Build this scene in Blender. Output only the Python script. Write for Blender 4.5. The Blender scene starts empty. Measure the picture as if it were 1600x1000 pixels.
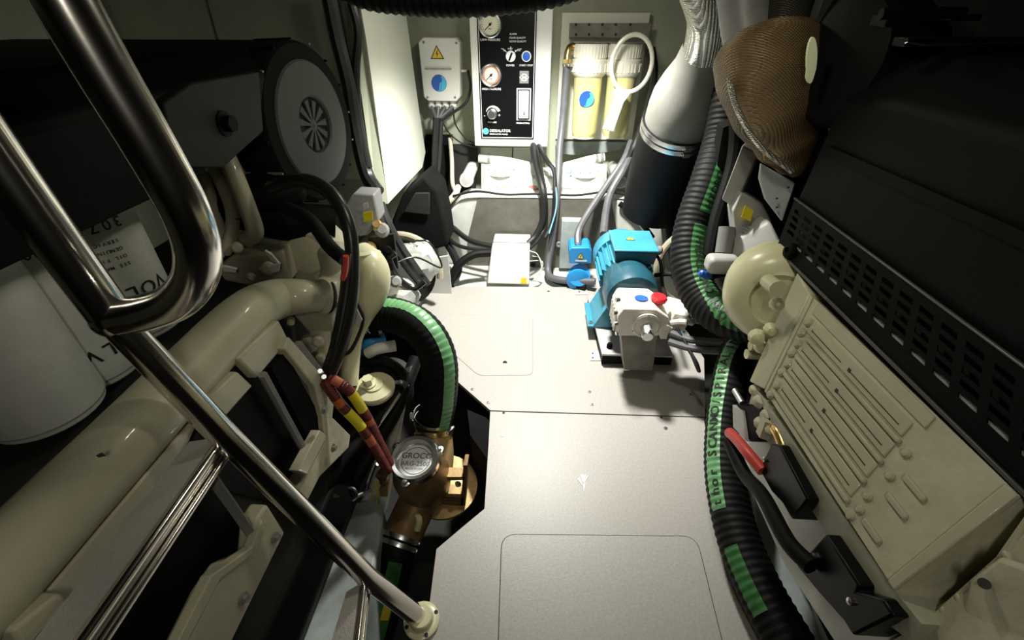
import bpy, bmesh, math, random
from mathutils import Vector, Matrix
random.seed(7)
V = Vector
# ---------------------------------------------------------------- camera
F = 700.0                                   # focal length in pixels of the 1600 px wide frame
PITCH = math.atan2(480, F); YAW = math.atan2(50 / F, math.hypot(1, 480 / F))
CAM = V((0, 0, 1.0))
scn = bpy.context.scene
fw = V((-math.sin(YAW) * math.cos(PITCH), math.cos(YAW) * math.cos(PITCH), -math.sin(PITCH)))
rt = V((math.cos(YAW), math.sin(YAW), 0)); up = rt.cross(fw)
cd = bpy.data.cameras.new('camera'); cam = bpy.data.objects.new('camera', cd)
scn.collection.objects.link(cam); scn.camera = cam
cd.sensor_width = 36; cd.lens = 36 * F / 1600; cd.clip_start = .01; cd.clip_end = 50
cam.matrix_world = Matrix.Translation(CAM) @ Matrix((rt, up, -fw)).transposed().to_4x4()
# ---------------------------------------------------------------- world, lamps, exposure
w = bpy.data.worlds.new('world'); scn.world = w; w.use_nodes = True
w.node_tree.nodes['Background'].inputs[0].default_value = (.8, .9, 1, 1)
w.node_tree.nodes['Background'].inputs[1].default_value = .012
def lamp(name, kind, loc, target, power, size, col, spot=None, sizey=None):
    l = bpy.data.lights.new(name, kind); l.energy = power; l.color = col
    if kind == 'AREA':
        l.size = size
        if sizey: l.shape = 'RECTANGLE'; l.size_y = sizey
    else: l.shadow_soft_size = size
    if kind == 'SPOT': l.spot_size = spot; l.spot_blend = .75
    o = bpy.data.objects.new(name, l); scn.collection.objects.link(o); o.location = loc
    o.rotation_euler = (V(target) - V(loc)).to_track_quat('-Z', 'Y').to_euler(); return o
lamp('ceiling_lamp_rear', 'SPOT', (.02, 1.50, 1.2), (.03, 1.64, 0), 112, .05, (1, .99, .93), spot=2.1)
lamp('ceiling_lamp_rear_glow', 'AREA', (.02, 1.50, 1.21), (.03, 1.60, 0), 2.6, .14, (1, .985, .80))
lamp('fill_light_middle', 'AREA', (.12, .75, 1.2), (.1, .85, 0), 1.35, .07, (1, .96, .76))  # unseen fill over the walkway for what the rear spot leaves dim
lamp('hatch_fill_light', 'AREA', (.05, -.25, 1.2), (0, .6, .2), 1.5, .08, (1, .95, .80), sizey=.2)  # added fill near the camera, as hatch daylight on the engine sides
scn.view_settings.view_transform = 'Standard'; scn.view_settings.look = 'None'
scn.view_settings.gamma = 1; scn.view_settings.use_curve_mapping = False
scn.view_settings.exposure = 0.25
# ---------------------------------------------------------------- placing helpers: a sight line cut by a real plane
def ray(px, py): return fw + rt * ((px - 800) / F) - up * ((py - 500) / F)
def at(px, py, Y): r = ray(px, py); return CAM + r * (Y / r.y)
def side(px, py, X): r = ray(px, py); return CAM + r * (X / r.x)
def fl(px, py, Z=0.0): r = ray(px, py); return CAM + r * ((Z - 1.0) / r.z)
def A(*pts): return [at(*p) for p in pts]
# ---------------------------------------------------------------- materials
MATS = {}
def mat(name, col, rough=.5, metal=0, bump=0, bs=60, var=.0, vs=8, emit=0, alpha=1, trans=0, coat=0, spec=None, kind='noise', dirt=None):
    m = bpy.data.materials.new(name); m.use_nodes = True; nt = m.node_tree; b = nt.nodes['Principled BSDF']
    b.inputs['Base Color'].default_value = (*col, 1); b.inputs['Roughness'].default_value = rough
    b.inputs['Metallic'].default_value = metal; b.inputs['Coat Weight'].default_value = coat
    if trans: b.inputs['Transmission Weight'].default_value = trans; b.inputs['IOR'].default_value = 1.4
    if alpha < 1: b.inputs['Alpha'].default_value = alpha
    if spec is not None: b.inputs['Specular IOR Level'].default_value = spec
    if emit: b.inputs['Emission Color'].default_value = (*col, 1); b.inputs['Emission Strength'].default_value = emit
    tc = nt.nodes.new('ShaderNodeTexCoord')
    if bump:
        if kind == 'weave':
            n = nt.nodes.new('ShaderNodeTexWave'); n.bands_direction = 'DIAGONAL'; n.inputs['Scale'].default_value = bs; n.inputs['Distortion'].default_value = .6
            n2 = nt.nodes.new('ShaderNodeTexWave'); n2.bands_direction = 'Z'; n2.inputs['Scale'].default_value = bs * 1.2; n2.inputs['Distortion'].default_value = .6
            nt.links.new(tc.outputs['Object'], n2.inputs['Vector'])
            mx = nt.nodes.new('ShaderNodeMath'); mx.operation = 'MULTIPLY'
            nt.links.new(n.outputs['Fac'], mx.inputs[0]); nt.links.new(n2.outputs['Fac'], mx.inputs[1]); out = mx.outputs[0]
        else:
            n = nt.nodes.new('ShaderNodeTexNoise'); n.inputs['Scale'].default_value = bs; n.inputs['Detail'].default_value = 4; out = n.outputs['Fac']
        nt.links.new(tc.outputs['Object'], n.inputs['Vector'])
        bp = nt.nodes.new('ShaderNodeBump'); bp.inputs['Strength'].default_value = bump; bp.inputs['Distance'].default_value = .003
        nt.links.new(out, bp.inputs['Height']); nt.links.new(bp.outputs[0], b.inputs['Normal'])
    if var or dirt:
        n = nt.nodes.new('ShaderNodeTexNoise'); n.inputs['Scale'].default_value = vs; n.inputs['Detail'].default_value = 6; n.inputs['Roughness'].default_value = .65
        nt.links.new(tc.outputs['Object'], n.inputs['Vector'])
        r = nt.nodes.new('ShaderNodeValToRGB'); r.color_ramp.elements[0].position = .35; r.color_ramp.elements[1].position = .68
        r.color_ramp.elements[0].color = (*(dirt or [c * (1 - var) for c in col]), 1); r.color_ramp.elements[1].color = (*[min(1, c * (1 + var * .5)) for c in col], 1)
        nt.links.new(n.outputs['Fac'], r.inputs[0]); nt.links.new(r.outputs[0], b.inputs['Base Color'])
    MATS[name] = m; return m
cream = mat('cream_engine_paint', (.50, .475, .34), .42, bump=.12, bs=90, var=.12, vs=6, coat=.15)
cream_cast = mat('cream_rough_casting', (.55, .52, .38), .5, bump=.6, bs=45, var=.2, vs=10)
cream_hi = mat('pale_cream_plastic', (.70, .67, .43), .3, bump=.08, bs=50, var=.08)
white = mat('white_enclosure', (.80, .80, .76), .4, var=.04, vs=3)
wallp = mat('painted_bulkhead', (.46, .48, .36), .6, bump=.1, bs=120, var=.14, vs=4)
whitep = mat('white_panel_board', (.80, .81, .70), .5, var=.06, vs=2)
hullw = mat('white_hull_gelcoat', (.66, .67, .62), .4, bump=.25, bs=18, var=.2, vs=6)
hullg = mat('grey_gelcoat_beam', (.36, .40, .39), .45, bump=.25, bs=14, var=.35, vs=7)
floorm = mat('composite_floor_sheet', (.42, .40, .37), .45, bump=.12, bs=260, var=.12, vs=170)
black = mat('black_plastic', (.004, .004, .004), .55, spec=.08, bump=.1, bs=150)
blackp = mat('black_gloss_panel', (.004, .004, .005), .35, spec=.2)
rubber = mat('black_rubber', (.006, .006, .006), .6, spec=.16, bump=.25, bs=90, var=.3, vs=30)
cablem = mat('black_cable_sheath', (.014, .014, .014), .33)
greyhose = mat('grey_rubber_hose', (.11, .11, .12), .45, var=.2, vs=30)
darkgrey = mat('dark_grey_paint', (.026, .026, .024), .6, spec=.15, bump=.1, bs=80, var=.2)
midgrey = mat('mid_grey_metal', (.22, .22, .215), .45, bump=.15, bs=90, var=.15)
ltgrey = mat('light_grey_casting', (.42, .42, .40), .45, bump=.25, bs=60, var=.12)
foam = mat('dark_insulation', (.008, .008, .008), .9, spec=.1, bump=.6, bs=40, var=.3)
steel = mat('polished_stainless', (.84, .80, .76), .19, 1, bump=.03, bs=30)
steelr = mat('brushed_steel', (.62, .62, .62), .28, 1, bump=.1, bs=120)
aluf = mat('anodised_tread', (.60, .56, .54), .45, .35, bump=.35, bs=400, var=.08, vs=200)
brass = mat('brass', (.72, .50, .20), .3, 1, var=.3, vs=30)
bronze = mat('aged_bronze', (.38, .23, .10), .45, .4, bump=.35, bs=45, dirt=(.20, .12, .055), vs=14)
bronzel = mat('bare_bronze_casting', (.58, .40, .18), .5, .35, bump=.3, bs=50, var=.3, vs=22)
blue = mat('blue_motor_paint', (.05, .27, .39), .35, bump=.15, bs=90, var=.12, coat=.2)
teal = mat('teal_shaded_motor_paint', (.015, .075, .11), .35, bump=.15, bs=90, var=.12, coat=.2)  # motor blue darkened for the shade on fronts turned from the rear lamp
bluefit = mat('blue_plastic', (.02, .26, .62), .4)
pumpw = mat('off_white_pump_casting', (.74, .71, .62), .4, bump=.3, bs=60, var=.1)
redp = mat('red_plastic', (.70, .02, .03), .35)
redh = mat('red_hose', (.62, .06, .05), .4)
redw = mat('dark_red_loom', (.16, .025, .018), .35, var=.4, vs=60)
yellow = mat('yellow_label', (.80, .66, .02), .45)
orange = mat('warning_yellow', (.85, .55, .05), .5)
green = mat('green_stripe', (.15, .36, .16), .4, var=.25, vs=40)
greend = mat('green_tape', (.03, .14, .035), .5, var=.3, vs=60)
ink = mat('black_ink', (.01, .01, .01), .6)
wink = mat('white_ink', (.85, .85, .85), .5)
bluei = mat('blue_sticker', (.02, .10, .45), .4)
cyani = mat('cyan_sticker', (.08, .45, .75), .4)
tealI = mat('turquoise_emblem', (.12, .55, .60), .4)
dial = mat('cream_dial', (.80, .76, .62), .4)
dialred = mat('red_dial_ring', (.62, .25, .15), .4)
yhouse = mat('yellow_lit_filter_housing', (.74, .69, .32), .22, bump=.05, bs=40, var=.18, vs=9, coat=.3)  # yellow light falling on the lower filters is put into this colour
wcap = mat('white_filter_cap', (.80, .78, .68), .35)
brownmesh = mat('braided_brown_sleeve', (.21, .135, .06), .42, .3, bump=.8, bs=110, kind='weave', var=.3, vs=9)
silvermesh = mat('braided_silver_sleeve', (.52, .50, .44), .3, .75, bump=1, bs=80, kind='weave', var=.3, vs=12)
glass = mat('clear_glass', (.8, .85, .85), .03, alpha=.10)
film = mat('crinkled_clear_film', (.80, .82, .76), .12, bump=1, bs=22, alpha=.42)
beige = mat('beige_pipe', (.60, .56, .44), .45, var=.1)
slitlt = mat('pale_green_plate', (.70, .76, .50), .5)
web = mat('brown_grey_web', (.13, .125, .10), .6, bump=.2, var=.2, vs=20)
dust = mat('dusty_grey_plate', (.25, .23, .20), .6, bump=.2, var=.25, vs=20)
seam = mat('seam_shadow_gap', (.05, .035, .03), .8)
label = mat('white_paper_label', (.62, .63, .58), .6, var=.08, vs=30)
# ---------------------------------------------------------------- mesh builder
def frame(t):
    t = t.normalized(); a = V((0, 0, 1)) if abs(t.z) < .9 else V((1, 0, 0))
    x = a.cross(t).normalized(); return x, t.cross(x).normalized(), t
def cr(pts, sub=6):
    """smooth a list of points (Vectors, or (Vector, radius))"""
    if len(pts) < 3: return list(pts)
    out = []
    P = [pts[0] + (pts[0] - pts[1])] + list(pts) + [pts[-1] + (pts[-1] - pts[-2])]
    for i in range(1, len(P) - 2):
        p0, p1, p2, p3 = P[i - 1:i + 3]
        for k in range(sub):
            t = k / sub
            out.append(.5 * ((2 * p1) + (p2 - p0) * t + (2 * p0 - 5 * p1 + 4 * p2 - p3) * t * t + (3 * p1 - p0 - 3 * p2 + p3) * t ** 3))
    out.append(pts[-1]); return out
def resample(pts, step):
    out = [pts[0]]; acc = 0
    for a, b in zip(pts, pts[1:]):
        L = (b - a).length
        if L < 1e-9: continue
        d = step - acc
        while d <= L: out.append(a + (b - a) * (d / L)); d += step
        acc = L - (d - step)
    out.append(pts[-1]); return out
class MB:
    def __init__(s): s.v = []; s.f = []
    def add(s, vs, fs):
        n = len(s.v); s.v += [V(p) for p in vs]; s.f += [[i + n for i in f] for f in fs]; return s
    def hexa(s, p): return s.add(p, [(0, 3, 2, 1), (4, 5, 6, 7), (0, 1, 5, 4), (1, 2, 6, 5), (2, 3, 7, 6), (3, 0, 4, 7)])
    def box(s, c, d, R=None):
        c = V(c); R = R or Matrix.Identity(3)
        return s.hexa([c + R @ V((x * d[0] / 2, y * d[1] / 2, z * d[2] / 2)) for z in (-1, 1) for x, y in ((-1, -1), (1, -1), (1, 1), (-1, 1))])
    def bb(s, a, b):
        return s.box([(a[i] + b[i]) / 2 for i in range(3)], [abs(a[i] - b[i]) for i in range(3)])
    def lathe(s, o, ax, prof, n=32, ring=False):
        o = V(o); x, y, t = frame(V(ax)); vs = []; fs = []
        for r, h in prof:
            for i in range(n):
                a = 2 * math.pi * i / n; vs.append(o + t * h + x * (r * math.cos(a)) + y * (r * math.sin(a)))
        for k in range(len(prof) - 1):
            for i in range(n):
                j = (i + 1) % n; fs.append((k * n + i, k * n + j, (k + 1) * n + j, (k + 1) * n + i))
        if ring:
            k = len(prof) - 1
            return s.add(vs, fs + [(k * n + i, k * n + (i + 1) % n, (i + 1) % n, i) for i in range(n)])
        if prof[0][0] > 1e-6: fs.append(tuple(reversed(range(n))))
        if prof[-1][0] > 1e-6: fs.append(tuple((len(prof) - 1) * n + i for i in range(n)))
        return s.add(vs, fs)
    def cyl(s, a, b, r, r2=None, n=20):
        a = V(a); b = V(b); return s.lathe(a, b - a, [(r, 0), (r if r2 is None else r2, (b - a).length)], n)
    def tube(s, pts, r, n=12, wave=None, sub=6, caps=True, smooth=True):
        p = cr(pts, sub) if smooth else list(pts)
        if wave: p = resample(p, wave[0] / 6)
        vs = []; fs = []; N = len(p); L = 0; x = None
        for i, q in enumerate(p):
            t = (p[min(i + 1, N - 1)] - p[max(i - 1, 0)]).normalized()
            if x is None: x, y, _ = frame(t)
            else: x = (x - t * x.dot(t)).normalized(); y = t.cross(x)
            if i: L += (q - p[i - 1]).length
            rr = r(i / (N - 1)) if callable(r) else r
            if wave: rr *= 1 + wave[1] * math.cos(2 * math.pi * L / wave[0])
            for k in range(n):
                a = 2 * math.pi * k / n; vs.append(q + x * (rr * math.cos(a)) + y * (rr * math.sin(a)))
        for i in range(N - 1):
            for k in range(n):
                j = (k + 1) % n; fs.append((i * n + k, i * n + j, (i + 1) * n + j, (i + 1) * n + k))
        if caps: fs += [tuple(reversed(range(n))), tuple((N - 1) * n + k for k in range(n))]
        return s.add(vs, fs)
    def strip(s, pts, r, ref, a0, a1, s0, s1, n=6, wave=None, sub=6, lift=.0009):
        """band lying on a hose between two angles and two fractions of its length"""
        p = cr(pts, sub); p = resample(p, wave[0] / 6 if wave else .01); N = len(p); vs = []; L = 0; ids = []
        for i, q in enumerate(p):
            if i: L += (q - p[i - 1]).length
            f = i / (N - 1)
            if f < s0 or f > s1: continue
            t = (p[min(i + 1, N - 1)] - p[max(i - 1, 0)]).normalized(); rf = V(ref(f) if callable(ref) else ref)
            x = (rf - t * rf.dot(t)).normalized(); y = t.cross(x)
            rr = r * (1 + (wave[1] * math.cos(2 * math.pi * L / wave[0]) if wave else 0)) + lift
            for k in range(n + 1):
                a = a0 + (a1 - a0) * k / n; vs.append(q + x * (rr * math.cos(a)) + y * (rr * math.sin(a)))
            ids.append(i)
        m = n + 1
        return s.add(vs, [(i * m + k, i * m + k + 1, (i + 1) * m + k + 1, (i + 1) * m + k) for i in range(len(ids) - 1) for k in range(n)])
    def prism(s, poly, vec):
        n = len(poly); vec = V(vec); vs = [V(p) for p in poly] + [V(p) + vec for p in poly]
        nrm = sum(((vs[i] - vs[0]).cross(vs[i + 1] - vs[0]) for i in range(1, n - 1)), V())
        fs = [tuple(range(n)), tuple(reversed(range(n, 2 * n)))] + [((i + 1) % n, i, n + i, n + (i + 1) % n) for i in range(n)]
        if nrm.dot(vec) > 0: fs = [tuple(reversed(f)) for f in fs]
        return s.add(vs, fs)
    def ball(s, c, r, sc=(1, 1, 1), n=20, jit=0):
        c = V(c); vs = []; m = n // 2
        for k in range(m + 1):
            th = math.pi * k / m
            for i in range(n):
                a = 2 * math.pi * i / n; q = r * (1 + jit * (random.random() - .5))
                vs.append(c + V((sc[0] * q * math.sin(th) * math.cos(a), sc[1] * q * math.sin(th) * math.sin(a), sc[2] * q * math.cos(th))))
        return s.add(vs, [(k * n + i, k * n + (i + 1) % n, (k + 1) * n + (i + 1) % n, (k + 1) * n + i) for k in range(m) for i in range(n)])
    def ring(s, c, ax, R, r, n=28, m=8):
        x, y, t = frame(V(ax)); c = V(c)
        p = [c + x * (R * math.cos(2 * math.pi * i / n)) + y * (R * math.sin(2 * math.pi * i / n)) for i in range(n + 1)]
        return s.tube(p, r, m, smooth=False, caps=False)
    def text(s, txt, o, xd, yd, size, align='C'):
        vs, fs, wd = glyphs(txt); o = V(o); xd = V(xd).normalized() * size; yd = V(yd).normalized() * size
        sh = {'C': wd / 2, 'L': 0, 'R': wd}[align]
        return s.add([o + xd * (v[0] - sh) + yd * (v[1] - .35) for v in vs], fs)
GC = {}
def glyphs(txt):
    if txt not in GC:
        c = bpy.data.curves.new('t', 'FONT'); c.body = txt; c.resolution_u = 3; c.offset = .012; o = bpy.data.objects.new('t', c)
        me = o.to_mesh(); vs = [tuple(v.co[:2]) for v in me.vertices]; fs = [tuple(p.vertices) for p in me.polygons]
        o.to_mesh_clear(); bpy.data.objects.remove(o); bpy.data.curves.remove(c)
        GC[txt] = (vs, fs, max([v[0] for v in vs], default=.4))
    return GC[txt]
def text_hose(mb, txt, pts, r, ref, ang, f0, size, flip=False, adv=.72, sub=6, lift=.0022):
    """letters one after another on the skin of a hose"""
    p = resample(cr(pts, sub), .004); N = len(p); L = (N - 1) * .004; d = f0 * L
    for ch in txt:
        i = int(d / .004)
        if i < 1 or i >= N - 1: break
        t = (p[i + 1] - p[i - 1]).normalized(); rf = V(ref(i / (N - 1)) if callable(ref) else ref)
        x = (rf - t * rf.dot(t)).normalized(); y = t.cross(x)
        nr = x * math.cos(ang) + y * math.sin(ang); tt = -t if flip else t
        if ch != ' ': mb.text(ch, p[i] + nr * (r + lift), tt, nr.cross(tt), size)
        d += size * adv * (-1 if flip else 1)
    return mb
# ---------------------------------------------------------------- objects
ROOTS = []
def thing(name, lab, cat, group=None):
    o = bpy.data.objects.new(name, None); scn.collection.objects.link(o); o.empty_display_size = .02
    o['label'] = lab; o['category'] = cat
    if group: o['group'] = group
    ROOTS.append(o); return o
def part(name, mb, m, parent=None, lab=None, bev=0, smooth=True, ang=35, seg=2, kind=None):
    me = bpy.data.meshes.new(name); me.from_pydata(mb.v, [], mb.f); me.materials.append(m); me.validate()
    if smooth:
        me.polygons.foreach_set('use_smooth', [True] * len(me.polygons)); me.set_sharp_from_angle(angle=math.radians(ang))
    o = bpy.data.objects.new(name, me); scn.collection.objects.link(o)
    if parent: o.parent = parent
    if bev:
        md = o.modifiers.new('bevel', 'BEVEL'); md.width = bev; md.segments = seg; md.limit_method = 'ANGLE'; md.harden_normals = False
    if lab: o['label'] = lab
    if name in ('lettering', 'grip_rib', 'tick_mark', 'scale_mark', 'paint_scuff', 'border_line'): kind = 'stuff'
    if kind: o['kind'] = kind
    return o
def solo(name, mb, m, lab, cat, group=None, **k):
    o = part(name, mb, m, None, lab, **k); o['category'] = cat
    if group: o['group'] = group
    return o
def struct(name, mb, m, parent=None, lab=None, **k):
    o = part(name, mb, m, parent, lab, **k); o['kind'] = 'structure'; return o
def finish():
    """move every Empty to the base of its thing without moving the parts"""
    for r in ROOTS:
        ps = [V(v.co) for c in r.children if c.type == 'MESH' for v in c.data.vertices]
        if not ps: continue
        lo = [min(p[i] for p in ps) for i in range(3)]; hi = [max(p[i] for p in ps) for i in range(3)]
        b = V(((lo[0] + hi[0]) / 2, (lo[1] + hi[1]) / 2, lo[2])); r.location = b
        for c in r.children: c.matrix_parent_inverse = Matrix.Translation(-b)
class Quad:
    """a face given by four corners a(0,0) b(1,0) c(1,1) d(0,1)"""
    def __init__(s, a, b, c, d, flip=False):
        s.a, s.b, s.c, s.d = map(V, (a, b, c, d)); s.n = (s.b - s.a).cross(s.d - s.a).normalized() * (-1 if flip else 1)
    def P(s, u, v, w=0): return s.a * (1 - u) * (1 - v) + s.b * u * (1 - v) + s.c * u * v + s.d * (1 - u) * v + s.n * w
    def box(s, mb, u0, u1, v0, v1, w0, w1):
        return mb.hexa([s.P(u, v, w) for w in (w0, w1) for u, v in ((u0, v0), (u1, v0), (u1, v1), (u0, v1))])
    def bump(s, mb, u, v, w, r, n=10):
        return mb.lathe(s.P(u, v, w), s.n, [(r, 0), (r, r * .5), (r * .7, r * .9), (0, r)], n)
def bolt(mb, p, ax, r, h=None, n=6):
    h = h or r; ax = V(ax).normalized(); mb.cyl(V(p), V(p) + ax * h * .25, r * 1.5, n=14); mb.cyl(V(p) + ax * h * .2, V(p) + ax * (h + h * .2), r, n=n)
def clamp(parent, p, ax, r, w_=.012, m=None, sdir=None, name='hose_clamp'):
    mb = MB(); ax = V(ax).normalized(); p = V(p)
    mb.lathe(p - ax * w_ / 2, ax, [(r, 0), (r + .0018, 0), (r + .0022, w_ * .5), (r + .0018, w_), (r, w_)], 32, ring=True)
    x, y, t = frame(ax); sd = V(sdir).normalized() if sdir else y; sd = (sd - ax * sd.dot(ax)).normalized(); tt = ax.cross(sd)
    R = Matrix((tt, sd, ax)).transposed()
    mb.box(p + sd * (r + .006), (.022, .010, w_ * .9), R); mb.cyl(p + sd * (r + .006) - tt * .016, p + sd * (r + .006) + tt * .018, .004, n=8)
    o = part(name, mb, m or steelr, parent); return o
# ================================================================ SETTING
struct('wall_back', MB().bb((-1.5, 2.3, -.45), (1.5, 2.36, 1.3)), wallp)
struct('wall_left', MB().bb((-1.56, -1.2, -.45), (-1.5, 2.36, 1.3)), wallp)
struct('wall_right', MB().bb((1.5, -1.2, -.45), (1.56, 2.36, 1.3)), darkgrey)
struct('wall_front', MB().bb((-1.5, -1.26, -.45), (1.5, -1.2, 1.3)), foam)
struct('ceiling', MB().bb((-1.5, -1.2, 1.26), (1.5, 2.3, 1.3)), foam)
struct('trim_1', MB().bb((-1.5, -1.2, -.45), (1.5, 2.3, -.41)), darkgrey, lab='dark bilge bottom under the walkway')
# walkway: two composite sheets with hatches, screws, finger hole
floor_rear = [(672, 447), (925, 449), (1012, 452), (1075, 520), (1100, 560), (1102, 651), (766, 641), (700, 583), (650, 500)]
floor_near = [(766, 643), (1100, 653), (1112, 760), (1140, 880), (1200, 1010), (1200, 1100), (640, 1100), (664, 1000), (682, 858), (722, 824), (757, 795), (763, 700)]
fr = struct('floor', MB().prism([fl(*p) for p in floor_rear], (0, 0, -.012)), floorm, lab='rear composite walkway sheet')
fn = struct('floor_sheet', MB().prism([fl(*p) for p in floor_near], (0, 0, -.012)), floorm, fr, lab='near composite walkway sheet')
def rounded(poly, r, z, n=6):
    P = [fl(*p, z) for p in poly]; out = []
    for i, p in enumerate(P):
        a = (P[i - 1] - p).normalized(); b = (P[(i + 1) % len(P)] - p).normalized(); q0 = p + a * r; q1 = p + b * r
        for k in range(n + 1):
            t = k / n; out.append(q0 * (1 - t) ** 2 + p * 2 * t * (1 - t) + q1 * t * t)
    return out
def outline(poly, r=.0011):
    return MB().tube(poly + [poly[0]], r, 5, smooth=False, caps=False)
h1 = rounded([(784, 835), (1088, 838), (1150, 1090), (776, 1090)], .035, .0002)
part('hatch_lid', MB().prism([p + V((0, 0, .0007)) for p in h1], (0, 0, -.001)), floorm, fn, 'hatch lid set in near walkway sheet')
part('hatch_gap', outline(h1), seam, fn)
h2 = rounded([(700, 492), (832, 494), (832, 586), (748, 587), (672, 520)], .022, .0002)
part('hatch_lid', MB().prism([p + V((0, 0, .0007)) for p in h2], (0, 0, -.001)), floorm, fr, 'corner hatch lid with finger hole')
part('hatch_gap', outline(h2, .0008), seam, fr)
part('finger_hole', MB().cyl(fl(789, 567, .0005), fl(789, 567, .0018), .0075), mat('rust_brown_hole', (.05, .012, .008), .8), fr)
for i, (x, y) in enumerate([(738, 608), (763, 629), (921, 612), (925, 632), (1079, 616), (857, 455), (700, 452)]):
    sc = part('screw', MB().lathe(fl(x, y, .0005), (0, 0, 1), [(.0055, 0), (.0048, .0012), (.0018, .0014), (.0016, .0003), (0, .0002)], 16), steelr, fr)
    part('socket', MB().cyl(fl(x, y, .0012), fl(x, y, .0022), .0017, n=6), seam, sc)
for i, (x, y) in enumerate([(785, 680), (1040, 669), (787, 645), (1033, 652)]):
    r = .006 if i < 2 else .004
    part('screw', MB().lathe(fl(x, y, .0005), (0, 0, 1), [(r, 0), (r * .9, .0012), (0, .0014)], 16), steelr if i < 2 else seam, fn)
mb = MB()
for dx, dy, l in ((-7, 3, 12), (-2, -2, 14), (3, -2, 16), (7, 0, 10), (2, 8, 16)):
    mb.prism([fl(911 + dx - 2, 745 + dy, .001), fl(911 + dx + 2, 743 + dy, .001), fl(911 + dx * .2 + 1, 745 + dy + l, .001)], (0, 0, .0004))
part('paint_scuff', mb, wink, fn)
# floor supports dropping into the bilge
struct('trim_2', MB().bb(fl(790, 700, -.013), fl(800, 1090, -.40)), hullg, lab='bearer under walkway')
# white gelcoat hull surfaces by the rear frame, seen either side of the rear sheet
struct('trim_3', MB().bb((-.95, 1.62, -.10), (.9, 2.3, -.02)), hullw, lab='white hull moulding behind the walkway')
# transverse frame (beam) below the rear bulkhead
L0 = at(690, 350, 1.95).x; L1 = at(722, 306, 1.95).x; R1 = at(985, 309, 1.95).x; R0 = at(1035, 355, 1.95).x
def zz(py, Y): return at(850, py, Y).z
zt = zz(307, 1.97)
bm = struct('trim_4', MB().prism([V((L0 - .05, 1.95, -.02)), V((L0, 1.95, zz(350, 1.95))), V((L1 - .01, 1.95, zt - .012)), V((L1 + .02, 1.95, zt)), V((R1 - .02, 1.95, zt)), V((R1 + .01, 1.95, zt - .012)), V((R0, 1.95, zz(352, 1.95))), V((R0 + .06, 1.95, -.02))], (0, .12, 0)), hullw, lab='white transverse hull frame', bev=.012, seg=4)
part('frame_web', MB().prism([at(746, 311, 1.945), at(955, 313, 1.945), at(966, 372, 1.945), V((at(966, 390, 1.94).x, 1.945, -.02)), V((at(728, 390, 1.94).x, 1.945, -.02)), at(731, 372, 1.945)], (0, .01, 0)), web, bm, 'grey brown web of the frame')
part('step_block', MB().bb(at(878, 345, 1.90), V((at(905, 392, 1.93).x, 1.95, 0))), hullg, bm, bev=.004)
part('drain_boss', MB().lathe(at(873, 381, 1.93), (0, -1, 0), [(.012, 0), (.012, .008), (.006, .008), (.006, .002)]), hullg, bm)
# left hinged panel, lit from the rear lamp
pz = at(607, 318, 1.55); q = at(664, 240, 2.15)
struct('door_1', MB().prism([pz, at(660, 262, 2.08), at(665, 238, 2.14), at(654, 165, 2.16), at(640, 85, 2.16), V((at(632, 20, 2.14).x, 2.14, 1.2)), V((at(563, 20, 1.60).x, 1.60, 1.2)), at(572, 60, 1.58)], (-.012, .010, 0)), whitep, lab='tall white panel left of the electrical box', bev=.002)
struct('trim_5', MB().prism([at(547, 20, 1.57), at(563, 20, 1.60), pz + V((0, -.002, 0)), at(588, 318, 1.53)], (.0, .012, 0)), wallp, lab='narrow edge board beside the white panel')
# left bulkhead linings (unlit, olive) with a joint
struct('trim_6', MB().prism([V((-1.45, 1.75, .80)), V((at(331, 60, 1.75).x, 1.75, at(331, 66, 1.75).z)), V((at(322, 0, 1.75).x, 1.75, 1.2)), V((-1.45, 1.75, 1.2))], (0, .02, 0)), wallp, lab='upper lining panel left of the joint')
struct('trim_7', MB().prism([V((at(336, 62, 1.75).x, 1.75, .6)), at(470, 280, 1.75), at(562, 280, 1.75), V((at(545, 0, 1.75).x, 1.75, 1.2)), V((at(327, 0, 1.75).x, 1.75, 1.2))], (0, .02, 0)), wallp, lab='upper lining panel right of the joint')
# ceiling edge: hanging black corrugated conduit
solo('flexible_conduit', MB().tube(A((480, -60, .62), (560, -16, .6), (640, -3, .6), (720, 0, .6), (800, -6, .6), (870, -18, .6), (960, -50, .62)), .0165, 16, wave=(.009, .05)), rubber, 'black corrugated conduit sagging across the top edge of the view', 'conduit')
# engine bearers and hull slopes
struct('trim_8', MB().prism([fl(512, 795, -.12), fl(590, 775, -.12), fl(600, 800, -.12), fl(556, 1060, -.12), fl(380, 1060, -.12)], (0, 0, -.25)), hullg, lab='grey gelcoat engine bearer on the left', bev=.008)
struct('trim_9', MB().prism([fl(1172, 700, -.02), fl(1200, 730, -.03), fl(1300, 1010, -.03), fl(1190, 1010, -.05)], (0, 0, -.3)), hullg, lab='grey gelcoat engine bearer on the right', bev=.008)
struct('trim_10', MB().prism([fl(1140, 560, .0), fl(1190, 640, .0), fl(1400, 1010, .02), fl(1300, 1010, -.0), fl(1210, 750, -.02), fl(1165, 660, -.02)], (0, 0, -.3)), hullw, lab='white hull slope below the right engine')
struct('trim_11', MB().prism(A((642, 572, .95), (610, 585, .95), (596, 700, .85), (572, 800, .8), (600, 800, .8), (628, 640, .9)), (.0, .03, -.02)), hullw, lab='white hull web behind the strainer')
struct('trim_12', MB().prism([fl(730, 640, -.03), fl(766, 655, -.03), fl(763, 720, -.03), fl(735, 680, -.03)], (0, 0, -.2)), foam, lab='dark bracket under the sheet corner')

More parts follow.
